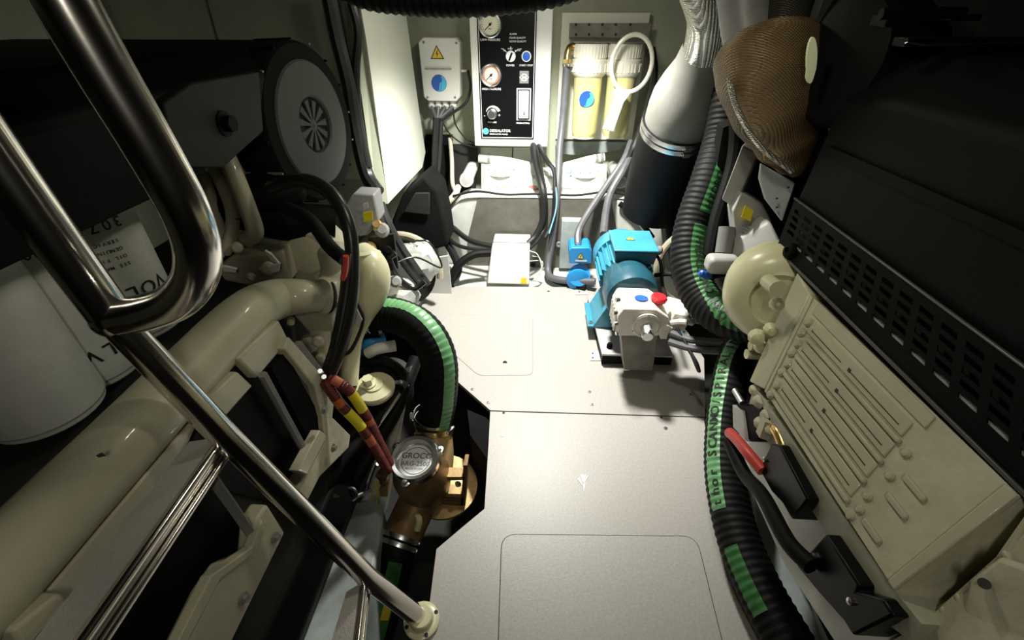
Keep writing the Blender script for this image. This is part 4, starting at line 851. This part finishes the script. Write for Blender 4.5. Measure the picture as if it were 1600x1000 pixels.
part('shackle', MB().ring(at(548, 772, .66), (0, -1, .6), .016, .0035, 20, 6), steelr, t)
solo('paper_tag', MB().prism(A((466, 838, .58), (490, 843, .59), (482, 872, .56), (450, 868, .55)), (0, .002, -.001)), label, 'white printed tag lying on the black bilge hose', 'tag')
solo('grey_strip', MB().prism(A((488, 742, .66), (500, 748, .66), (482, 782, .62), (476, 776, .62)), (.002, .004, 0)), hullg, 'pale strip glimpsed between ladder rail and bilge hose', 'strip')
# ================================================================ CABLES ON THE LEFT ENGINE
solo('cable_conduit', MB().tube(A((424, 292, .88), (450, 284, .86), (486, 284, .84), (522, 308, .82), (545, 355, .79), (551, 420, .76), (546, 490, .73), (532, 545, .71), (514, 588, .70)), .0135, 14), cablem, 'thick black conduit arching over the left engine and down to the red cables', 'conduit')
solo('cable', MB().tube(A((448, 325, .90), (485, 345, .87), (515, 385, .84), (538, 405, .82)), .0145, 12), rubber, 'short thick black hose passing behind the arching conduit', 'cable')
solo('cable', MB().tube(A((542, 395, .75), (537, 460, .73), (522, 540, .705), (506, 584, .70)), .0085, 10), cablem, 'thinner black cable running down inside the arching conduit', 'cable')
solo('cable', MB().tube(A((545, 452, .75), (562, 480, .78), (567, 505, .78), (550, 545, .75), (530, 560, .73), (514, 585, .70)), .0045, 8), cablem, 'thin black cable looping right of the arching conduit', 'cable')
solo('red_tape_wrap', MB().tube(A((541, 400, .733), (540, 418, .733), (536, 436, .733)), .006, 8), redh, 'small red tape on the arching conduit', 'tape')
k = solo('cable_tag', MB().prism(A((540, 488, .74), (556, 480, .745), (566, 500, .75), (560, 512, .75), (548, 500, .745)), (0, .002, 0)), label, 'small crumpled paper tag tied on the loop cable', 'tag')
for i, (pts, ys, lab) in enumerate((([(512, 588, .69), (545, 610, .69), (572, 650, .70), (592, 690, .71), (610, 726, .715)], .26, 'upper dark red wrapped cable with yellow label leading to the strainer'), ([(506, 594, .68), (532, 632, .675), (562, 664, .68), (588, 704, .69), (606, 736, .70)], .36, 'lower dark red wrapped cable with yellow label leading to the strainer'))):
    t = thing('battery_cable', lab, 'cable'); pv = A(*pts)
    part('red_wrap', MB().tube(pv, .0115, 12, wave=(.006, .04)), redw, t)
    cen = (CAM - pv[2]).normalized()
    part('yellow_label', MB().strip(pv, .0122, cen, -1.0, 1.0, ys - .11, ys + .11, 8), yellow, t)
    part('orange_band', MB().strip(pv, .0122, cen, -.9, .9, ys - .24, ys - .15, 8), mat('orange_band', (.5, .12, .04), .4), t)
    part('orange_band', MB().strip(pv, .0122, cen, -.9, .9, ys + .16, ys + .26, 8), MATS['orange_band'], t)
for j, (a, b) in enumerate(((500, 580), (506, 589), (513, 596))):
    q = at(a, b, .685); solo('cable_lug', MB().lathe(q, (.4, -.6, .6), [(.008, -.006), (.008, .006), (.005, .010), (0, .010)], 10), steelr, ('upper', 'middle', 'lowest')[j] + ' small steel lug where the conduit meets the red cables', 'lug')
for (pts, r, l) in (([(512, -20, 1.55), (528, 60, 1.55), (545, 130, 1.54), (556, 200, 1.53), (572, 270, 1.50), (590, 300, 1.45)], .024, 'thick black cable loom descending left of the white panel'),
                    ([(548, 0, 1.56), (560, 50, 1.56), (556, 110, 1.55), (560, 180, 1.54), (576, 262, 1.50)], .013, 'thinner dark cable twisting beside the loom left of the white panel'),
                    ([(594, 318, 1.35), (606, 350, 1.32), (625, 385, 1.30), (645, 415, 1.28), (668, 447, 1.26)], .016, 'black cable pair slanting over the film wrapped part, upper strand'),
                    ([(590, 322, 1.33), (602, 360, 1.30), (622, 398, 1.28), (650, 435, 1.26), (662, 446, 1.25)], .012, 'black cable pair slanting over the film wrapped part, lower strand'),
                    ([(605, 392, 1.12), (612, 415, 1.12), (628, 440, 1.14), (648, 450, 1.15), (664, 440, 1.16)], .009, 'black looped lead below the slanting cables'),
                    ([(590, 422, 1.12), (605, 405, 1.12), (618, 395, 1.13)], .010, 'short black lead behind the fittings'),
                    ([(616, 412, 1.2), (650, 402, 1.25), (690, 418, 1.3), (672, 380, 1.3), (650, 376, 1.3)], .003, 'thin black wire circling the film wrapped part')):
    solo('cable', MB().tube(A(*pts), r, 10), cablem, l, 'cable')
solo('wire', MB().tube(A((672, 447, 1.66), (650, 480, 1.5), (625, 510, 1.3)), .002, 6), midgrey, 'fine grey wire crossing the white corner by the walkway', 'wire')
# ================================================================ LADDER
ld = thing('ladder', 'polished stainless boarding ladder with grit treads in the left foreground', 'ladder')
YL = .385
rail = A((664, 1003, YL + .002), (575, 903, YL), (350, 680, YL), (176, 497, YL)); rail[0].z = .012
part('rail', MB().tube(rail, .0178, 28, smooth=False), steel, ld)
part('rail', MB().tube([rail[3], at(60, 338, YL), at(-60, 168, YL), at(-200, -40, YL)], .021, 28), steel, ld)
part('handrail', MB().tube(A((178, 497, YL), (232, 487, YL), (276, 470, YL - .002), (304, 436, YL - .004), (309, 390, YL - .006), (290, 330, YL - .008), (240, 238, YL - .01), (170, 120, YL - .012), (95, -10, YL - .014), (40, -110, YL - .015)), .0205, 32, sub=10), steel, ld, 'curved polished handrail')
j = part('weld_joint', MB().ball(rail[3], .0225, n=20), steel, ld)
def tread(jx, jy, g, nose, drop=.026):
    zt2 = at(jx, jy, YL).z + .004
    q = [fl(a, b, zt2) for a, b in g]
    t = part('tread', MB().prism(q, (0, 0, -.006)), aluf, ld, 'gritty grey tread surface')
    a_, b_ = fl(*nose[0], zt2), fl(*nose[1], zt2); d = (b_ - a_).normalized(); n = V((d.y, -d.x, 0)); n = n if n.x > 0 else -n
    part('tread_nosing', MB().prism([a_, b_, b_ + n * .006 + V((0, 0, .002)), a_ + n * .006 + V((0, 0, .002))], (0, 0, -drop)), steel, ld, bev=.004, seg=3)
    part('tread_nosing', MB().tube([a_ + n * .008 + V((0, 0, -.003)), b_ + n * .008 + V((0, 0, -.003))], .0065, 14, smooth=False), steel, ld)
    part('tread_nosing', MB().tube([a_ + n * .010 + V((0, 0, -drop)), b_ + n * .010 + V((0, 0, -drop))], .0045, 12, smooth=False), steel, ld)
tread(345, 690, [(296, 690), (338, 684), (90, 1030), (30, 1030)], [(338, 684), (90, 1030)])
tread(578, 906, [(541, 925), (562, 912), (546, 1040), (506, 1040)], [(562, 912), (546, 1040)])
ff = part('foot_flange', MB().lathe(V((rail[0].x, rail[0].y, .002)) + V((.006, -.002, 0)), (0, 0, 1), [(.035, 0), (.035, .005), (.032, .007), (.024, .008), (.022, .020), (.020, .022), (0, .022)], 36), cream_hi, ld, 'pale round floor flange')
for k in range(4):
    t = A0(30 + 90 * k); part('flange_hole', MB().cyl(V((rail[0].x + .006 + .030 * math.cos(t), rail[0].y - .002 + .030 * math.sin(t), .0075)), V((rail[0].x + .006 + .030 * math.cos(t), rail[0].y - .002 + .030 * math.sin(t), .0098)), .004, n=12), ink, ff)
# ================================================================ RIGHT ENGINE
re_ = thing('marine_engine', 'cream engine on the right, under a black perforated guard, with a ribbed side cover', 'engine')
Q = Quad(side(1196, 612, .42), side(1400, 925, .42), side(1594, 775, .50), side(1268, 462, .50))
if Q.n.x > 0: Q.n = -Q.n
mb = MB(); Q.box(mb, 0, 1, 0, 1, -.05, 0)
part('side_cover', mb, cream_cast, re_, 'ribbed cast side cover')
RU0, RU1 = .06, .70
for i, v in enumerate((.06, .26, .46, .66)):
    mb = MB(); Q.box(mb, RU0 + .015 * i, RU1, v, v + .045, -.001, .0065); part('long_rib', mb, cream, re_, bev=.0025)
    mb = MB(); Q.box(mb, RU0 + .02, RU1 - .01, v + .055, v + .185, -.001, .0025); part('panel_field', mb, cream, re_, bev=.0015)
    for u0, u1 in ((.10, .33), (.38, .66)):
        if i == 3 and u0 > .3: pass
        mb = MB(); Q.box(mb, u0, u1, v + .10, v + .108, .0025, .0031); part('slot_line', mb, seam, re_)
        mb = MB(); Q.box(mb, u0 - .004, u0 + .010, v + .095, v + .125, .0022, .0036)
        part('slot_end', mb, seam if u0 > .3 else cream, re_)
mb = MB(); Q.box(mb, RU0, .73, .88, .99, -.001, .003); part('panel_field', mb, cream, re_, bev=.0015)
for k, v in enumerate((.04, .15, .27, .37, .47, .58, .68, .80)):
    mb = MB(); Q.bump(mb, .055 + .012 * (k % 2), v, -.001, .0085); part('cast_boss', mb, cream, re_)
for k, v in enumerate((.03, .12, .23, .46, .66)):
    mb = MB(); Q.bump(mb, .735 + .01 * (k % 2), v, -.001, .006); part('cast_boss', mb, cream, re_)
for v in (.08, .34, .52):
    mb = MB(); Q.box(mb, .78, .87, v, v + .05, -.001, .005); part('short_rib', mb, cream, re_, bev=.002)
mb = MB(); Q.box(mb, .965, 1.0, 0, 1, 0, .004); part('edge_rim', mb, cream, re_, bev=.002)
mb = MB(); Q.box(mb, 0.0, .02, 0, 1, 0, .003); part('edge_rim', mb, cream, re_, bev=.001)
# smooth end band beyond the seam
part('end_band', MB().prism([side(1170, 596, .42), side(1194, 609, .42), side(1266, 459, .5), side(1245, 425, .5)], (.05, 0, 0)), cream, re_, 'smooth cream end band', bev=.003)
# lower chamfer and sump
lowq = [side(1178, 604, .424), side(1402, 928, .424), side(1440, 975, .43), side(1420, 1000, .43), side(1348, 945, .43), side(1300, 850, .43), side(1262, 786, .43), side(1222, 716, .43), side(1165, 650, .43)]
part('lower_side', MB().prism(lowq, (.06, 0, 0)), mat('olive_grey_casting', (.42, .42, .32), .5, bump=.4, bs=40, var=.2), re_)
struct('trim_19', MB().prism([side(a, b, .452) for a, b in ((1150, 640), (1200, 690), (1300, 840), (1420, 1010), (1310, 1010), (1225, 880), (1165, 745))], (.015, 0, 0)), hullw, lab='pale hull side behind the right engine mounts')
part('engine_block', MB().bb((.56, .02, .05), (1.3, .98, .56)), darkgrey, re_)
# near end pieces
part('end_wedge', MB().prism([side(1402, 926, .425), side(1594, 776, .5), side(1610, 792, .52), side(1445, 962, .46)], (.10, 0, -.01)), cream_cast, re_, 'near end face of the cover', bev=.003)
part('end_lip', MB().prism([side(1445, 958, .455), side(1530, 905, .47), side(1606, 795, .50), side(1606, 812, .50), side(1540, 925, .47), side(1455, 978, .455)], (.05, 0, 0)), cream, re_, bev=.004)
lc = part('lower_casting', MB().prism([side(1340, 1020, .45), side(1440, 970, .45), side(1610, 815, .50), side(1760, 900, .5), side(1760, 1100, .45), side(1340, 1100, .45)], (.08, 0, 0)), cream_cast, re_, 'near lower cream casting', bev=.006)
part('cast_boss', MB().prism([side(a, b, .468) for a, b in ((1530, 905), (1575, 870), (1660, 900), (1640, 1010), (1540, 1010), (1518, 950))], (-.010, 0, 0)), cream_cast, re_, bev=.008, seg=3)
for (a, b) in ((1538, 912), (1422, 958)): part('cover_hole', MB().cyl(side(a, b, .455), side(a, b, .44), .005, n=12), ink, re_)
for k in range(6):
    q = Quad(side(1440, 975, .448), side(1600, 830, .495), side(1700, 950, .49), side(1500, 1100, .45)); q.n = V((-1, 0, 0))
    mb = MB(); q.box(mb, .05 + .15 * k, .09 + .15 * k, .02, .28, -.004, .004); part('short_rib', mb, cream, re_, bev=.002)
# bell housing
bc = at(1232, 480, .80)
bh = part('bell_housing', MB().lathe(bc + V((0, .05, 0)), (-.45, -1, .25), [(.108, -.05), (.108, 0), (.100, .03), (.078, .05), (.055, .056), (.05, .05), (0, .05)], 44), cream_hi, re_, 'round pale cream bell housing')
part('housing_boss', MB().cyl(at(1200, 440, .76), at(1216, 452, .70), .014, n=18), cream_hi, re_)
for (a, b, r) in ((1216, 478, .010), (1206, 518, .010), (1232, 508, .009), (1184, 530, .012), (1190, 545, .010)):
    part('cast_boss', MB().lathe(at(a, b, .72), (-.4, -1, .4), [(r * 1.4, -.02), (r, .002), (r * .7, .005), (0, .006)], 10), cream_hi, re_)
for (a, b) in ((1176, 553), (1182, 540)): part('pipe_stub', MB().cyl(at(a - 10, b, .80), at(a + 25, b + 2, .80), .011, n=14), cream_hi, re_)
# ragged foot of the cover
for (a, b, r) in ((1182, 610, .014), (1190, 628, .016), (1200, 650, .014), (1192, 662, .016), (1208, 672, .014)):
    part('cast_boss', MB().ball(side(a, b, .43), r, (1, 1, .8), 12, .1), cream_cast, re_)
part('drain_elbow', MB().tube([side(1195, 668, .43), side(1212, 672, .43), side(1222, 690, .43), side(1232, 722, .43)], .010, 12), brass, re_, 'dull brass drain elbow')
part('drain_nut', MB().cyl(side(1205, 655, .43), side(1196, 680, .43), .016, n=6), cream, re_)
# perforated guard
G = Quad(side(1212, 390, .50), side(1760, 935, .50), side(1760, 684, .52), side(1243, 308, .52))
if G.n.x > 0: G.n = -G.n
gmb = MB(); slots = []
NU, NV = 15, 5; m0u, m0v = .012, .25
def gg(u): return u ** 1.0
def cellquads(u0, u1, v0, v1, hole):
    if not hole: G.box(gmb, u0, u1, v0, v1, -.002, 0); return
    hu = (u1 - u0) * .17; hv = (v1 - v0) * .24
    G.box(gmb, u0, u0 + hu, v0, v1, -.002, 0); G.box(gmb, u1 - hu, u1, v0, v1, -.002, 0)
    G.box(gmb, u0 + hu, u1 - hu, v0, v0 + hv, -.002, 0); G.box(gmb, u0 + hu, u1 - hu, v1 - hv, v1, -.002, 0)
def uz(k): 
    s = k / NU; return .012 + .95 * s
G.box(gmb, 0, 1, 0, m0v, -.002, 0); G.box(gmb, 0, 1, .86, 1, -.002, 0); G.box(gmb, 0, uz(0), m0v, .86, -.002, 0); G.box(gmb, uz(NU), 1, m0v, .86, -.002, 0)
for j in range(NV):
    for k in range(NU):
        v0 = m0v + (.86 - m0v) * j / NV; v1 = m0v + (.86 - m0v) * (j + 1) / NV
        hole = not (k == 0 and j == 0)
        cellquads(uz(k), uz(k + 1), v0, v1, hole)
gd = part('perforated_guard', gmb, black, re_, 'black perforated heat guard', smooth=False)
mb = MB(); G.box(mb, 0.01, 1, m0v * .5, m0v + .12, -.007, -.005); part('guard_backing', mb, ltgrey, re_, 'pale strip added for the light seen through the lowest slots')  # pale strip put in where light shows through the slots
mb = MB(); G.box(mb, 0.01, 1, m0v + .125, .9, -.03, -.026); part('guard_backing', mb, darkgrey, re_)
mb = MB(); G.box(mb, 0, 1, .96, 1.0, -.002, .004); part('guard_edge', mb, mat('worn_black_edge', (.07, .07, .07), .35), re_, bev=.002)
mb = MB(); G.box(mb, 0, 1, 0, .05, -.004, .003); part('guard_edge', mb, MATS['worn_black_edge'], re_, bev=.001)
part('guard_knob', MB().lathe(G.P(.085, .20, 0), G.n, [(.014, 0), (.016, .004), (.014, .010), (.006, .012), (.005, .006), (0, .006)], 20), black, re_)
# upper cover
yf = G.d.y; 
prof = [(.523, G.d.z), (.535, .885), (.60, .95), (.95, .975), (1.4, .975), (1.4, .56), (.56, .56)]
part('top_cover', MB().prism([V((x, yf, z)) for x, z in prof], (0, -1.1, 0)), black, re_, 'large black top cover', bev=.012, seg=3)
part('cover_crease', MB().prism([V((.527, yf - .03, .80)), V((.525, yf - .03, .785)), V((.525, -.2, .80)), V((.527, -.2, .815))], (-.003, 0, 0)), black, re_)
# dark intake casing with pale oval opening
ic = part('intake_casing', MB().lathe(at(1335, 95, .98), (-1, -.3, .1), [(.09, -.1), (.11, -.04), (.115, .02), (.10, .05), (.06, .06), (0, .06)], 36), black, re_, 'dark rounded intake casing')
oc = at(1269, 92, .92); part('oval_opening', MB().prism([oc + V((.0075 * math.cos(t * .2618) - .010 * math.sin(t * .2618), -.002 * math.cos(t * .2618), .032 * math.sin(t * .2618) - (.006 if 14 < t < 22 else 0))) for t in range(24)], (.0, .006, 0)), slitlt, re_, 'pale oval opening')
for i, X_ in enumerate((.02, .09)): pass
# control unit, brackets at the far end
cu = part('control_unit', MB().prism(A((1158, 300, 1.12), (1192, 318, 1.12), (1206, 345, 1.12), (1196, 372, 1.10), (1168, 385, 1.09), (1150, 372, 1.09), (1146, 330, 1.1)), (0, .05, 0)), ltgrey, re_, 'grey control unit with yellow label', bev=.004)
part('yellow_label', MB().prism([p + V((0, -.013, 0)) for p in A((1161, 318, 1.11), (1174, 326, 1.11), (1169, 343, 1.1), (1155, 336, 1.1))], (0, -.001, 0)), yellow, cu)
for i in range(4): part('printed_line', MB().prism([p + V((0, -.013, 0)) for p in A((1156, 348 + 5 * i, 1.1), (1176, 356 + 5 * i, 1.1), (1176, 357.5 + 5 * i, 1.1), (1156, 349.5 + 5 * i, 1.1))], (0, -.0008, 0)), midgrey, cu)
part('bracket_beam', MB().prism(A((1160, 226, 1.15), (1184, 240, 1.15), (1148, 326, 1.13), (1127, 312, 1.13)), (.03, .05, 0)), ltgrey, re_, bev=.004)
part('corner_plate', MB().prism(A((1190, 256, 1.02), (1243, 287, 1.0), (1223, 347, 1.0), (1196, 312, 1.02), (1187, 280, 1.02)), (0, .012, 0)), mat('pale_blue_grey_plate', (.42, .48, .50), .4, bump=.2), re_, 'pale blue-grey corner plate', bev=.003)
for (a, b) in ((1232, 293), (1214, 310), (1214, 324)): part('plate_hole', MB().cyl(at(a, b, .999), at(a, b, .996), .0025, n=10), ink, re_)
part('rounded_cap', MB().box(at(1128, 412, 1.04), (.078, .05, .045)), ltgrey, re_, 'light grey rounded sensor cap', bev=.015, seg=4)
part('cap_post', MB().cyl(at(1130, 395, 1.07), at(1136, 355, 1.10), .020, n=14), midgrey, re_)
part('blue_plug', MB().lathe(at(1098, 428, 1.05), (-1, 0, .3), [(.010, -.02), (.010, .006), (.006, .01), (0, .01)], 12), bluei, re_)
part('flank_casting', MB().prism(A((1150, 375, 1.08), (1205, 345, 1.06), (1225, 385, 1.0), (1180, 440, .98), (1150, 440, 1.02), (1140, 420, 1.04)), (0, .05, 0)), ltgrey, re_, bev=.008)
part('flank_casting', MB().prism(A((1100, 450, 1.12), (1150, 440, 1.1), (1165, 480, 1.05), (1130, 480, 1.08)), (0, .04, 0)), midgrey, re_, bev=.006)
part('dark_flank', MB().prism(A((1130, 200, 1.3), (1300, 120, 1.25), (1280, 400, 1.2), (1180, 460, 1.2), (1110, 470, 1.25), (1100, 380, 1.3)), (0, .05, 0)), foam, re_)
for (a, b) in ((1150, 452), (1142, 468), (1160, 465)): 
    mb = MB(); bolt(mb, at(a, b, 1.06), (-.3, -1, .5), .007); part('flank_bolt', mb, midgrey, re_)
# mounts
def mount(lab, pts, X, bolts):
    t = thing('engine_mount', lab, 'engine mount')
    part('bracket', MB().prism(S(X, *pts), (.045, 0, 0)), blackp, t, bev=.003)
    for p0 in bolts: part('mount_bolt', MB().lathe(side(*p0, X - .001), (-1, 0, .2), [(.0048, 0), (.0045, .003), (0, .0045)], 14), steelr, t)
mount('upper black engine mount bracket below the ribbed cover of the right engine', [(1205, 693), (1218, 696), (1262, 780), (1237, 812), (1222, 786), (1205, 768), (1186, 733)], .41, ((1196, 718), (1187, 731)))
mount('lower black engine mount bracket at the bottom right', [(1290, 834), (1342, 914), (1338, 925), (1378, 935), (1396, 962), (1332, 993), (1318, 970), (1278, 925), (1244, 884)], .41, ((1273, 869), (1262, 882), (1330, 940)))
solo('red_cable', MB().tube([side(1140, 676, .40), side(1154, 690, .40), side(1170, 710, .40), side(1192, 736, .41)], .0105, 14), redh, 'bright red cable entering the upper engine mount bracket', 'cable')
solo('cable', MB().tube([side(1140, 690, .40), side(1163, 740, .40), side(1192, 775, .395), side(1230, 845, .39), side(1268, 885, .40)], .0125, 14), rubber, 'thick black cable running from the red one down to the lower mount bracket', 'cable')
solo('steel_lug', MB().cyl(side(1148, 610, .42), side(1160, 630, .42), .006, n=10), steelr, 'small steel lug above the dark starter cap', 'lug')
t = thing('starter_relay', 'dark relay with pale end plate hanging under the right engine', 'relay')
part('pale_plate', MB().prism([side(a, b, .42) for a, b in ((1144, 632), (1160, 642), (1166, 690), (1145, 668))], (.01, 0, 0)), ltgrey, t, bev=.002)
part('relay_body', MB().prism([side(a, b, .425) for a, b in ((1146, 630), (1190, 630), (1206, 655), (1186, 690), (1167, 690), (1160, 645))], (.05, 0, 0)), black, t, bev=.006)
# wall fittings top right
t = thing('grab_handle', 'short black grab handle on the dark wall at top right', 'handle')
part('grip', MB().tube(A((1376, 22, .82), (1420, 20, .82), (1506, 20, .82)), .0075, 12), blackp, t)
part('bracket', MB().bb(at(1390, 22, .82), at(1410, 42, .86)), blackp, t, bev=.002)
part('bracket', MB().bb(at(1490, 22, .82), at(1500, 32, .86)), blackp, t, bev=.002)
t = thing('strip_lamp', 'unlit black strip lamp with a bright metal edge at top right', 'lamp')
part('housing', MB().bb(at(1412, 74, .78), at(1680, 57, .81)), blackp, t, bev=.002)
part('metal_edge', MB().tube(A((1414, 68, .778), (1417, 66, .777), (1440, 70, .777), (1680, 67, .777)), .0012, 6, smooth=False), steelr, t)
struct('trim_18', MB().prism([V((.50, 1.02, .92)), V((1.5, .86, .92)), V((1.5, .86, 1.26)), V((.50, 1.02, 1.26))], (0, .03, 0)), darkgrey, lab='dark lining board at top right')
# black cables and fittings between pump and right hose
for (pts, r, m, l) in (([(1048, 520, 1.10), (1075, 530, 1.07), (1110, 534, 1.04), (1150, 536, 1.02)], .011, greyhose, 'upper grey hose crossing from the pump to the lettered hose'),
                    ([(1045, 534, 1.08), (1075, 543, 1.05), (1112, 548, 1.02), (1150, 548, 1.0)], .011, greyhose, 'lower grey hose crossing from the pump to the lettered hose'),
                    ([(1058, 512, 1.10), (1068, 530, 1.07), (1080, 552, 1.03), (1092, 580, .99), (1088, 566, 1.0), (1075, 545, 1.04)], .005, cablem, 'thin black cable tie loop right of the pump'),
                    ([(1064, 518, 1.09), (1074, 540, 1.05), (1084, 562, 1.01), (1092, 572, 1.0)], .0022, MATS['light_blue_wire'], 'thin pale blue wire right of the pump'),
                    ([(1024, 430, 1.4), (1045, 428, 1.36), (1070, 430, 1.32)], .008, cablem, 'short black lead behind the red pump cap'),
                    ([(1020, 392, 1.48), (1032, 410, 1.45), (1035, 445, 1.38), (1045, 480, 1.25)], .006, cablem, 'black lead dropping from the terminal box gland'),
                    ([(1038, 312, 1.85), (1043, 330, 1.82), (1040, 352, 1.8)], .012, beige, 'small beige pipe right of the rear frame'),
                    ([(968, 318, 1.93), (985, 330, 1.92), (1005, 352, 1.9), (1020, 372, 1.88)], .012, rubber, 'dark hose slanting over the right end of the rear frame'),
                    ([(1150, 160, 1.3), (1150, 220, 1.28), (1142, 270, 1.25), (1120, 340, 1.2), (1108, 400, 1.15)], .018, rubber, 'dark hose behind the lettered suction hose')):
    solo('hose' if r > .009 else 'lead', MB().tube(A(*pts), r, 10), m, l, 'hose' if r > .009 else 'wire')
gb2 = thing('gearbox', 'dark gearbox behind the right engine, beside the blue motor', 'gearbox')
part('case', MB().prism(A((1038, 345, 1.75), (1080, 320, 1.75), (1130, 350, 1.75), (1130, 450, 1.7), (1050, 440, 1.7)), (0, .12, 0)), darkgrey, gb2, bev=.012, seg=3)
part('rim_arc', MB().ring(at(1090, 420, 1.56), (-.1, -1, .25), .15, .014, 40, 10), MATS['tan_rim'], gb2, 'beige rim')
finish()
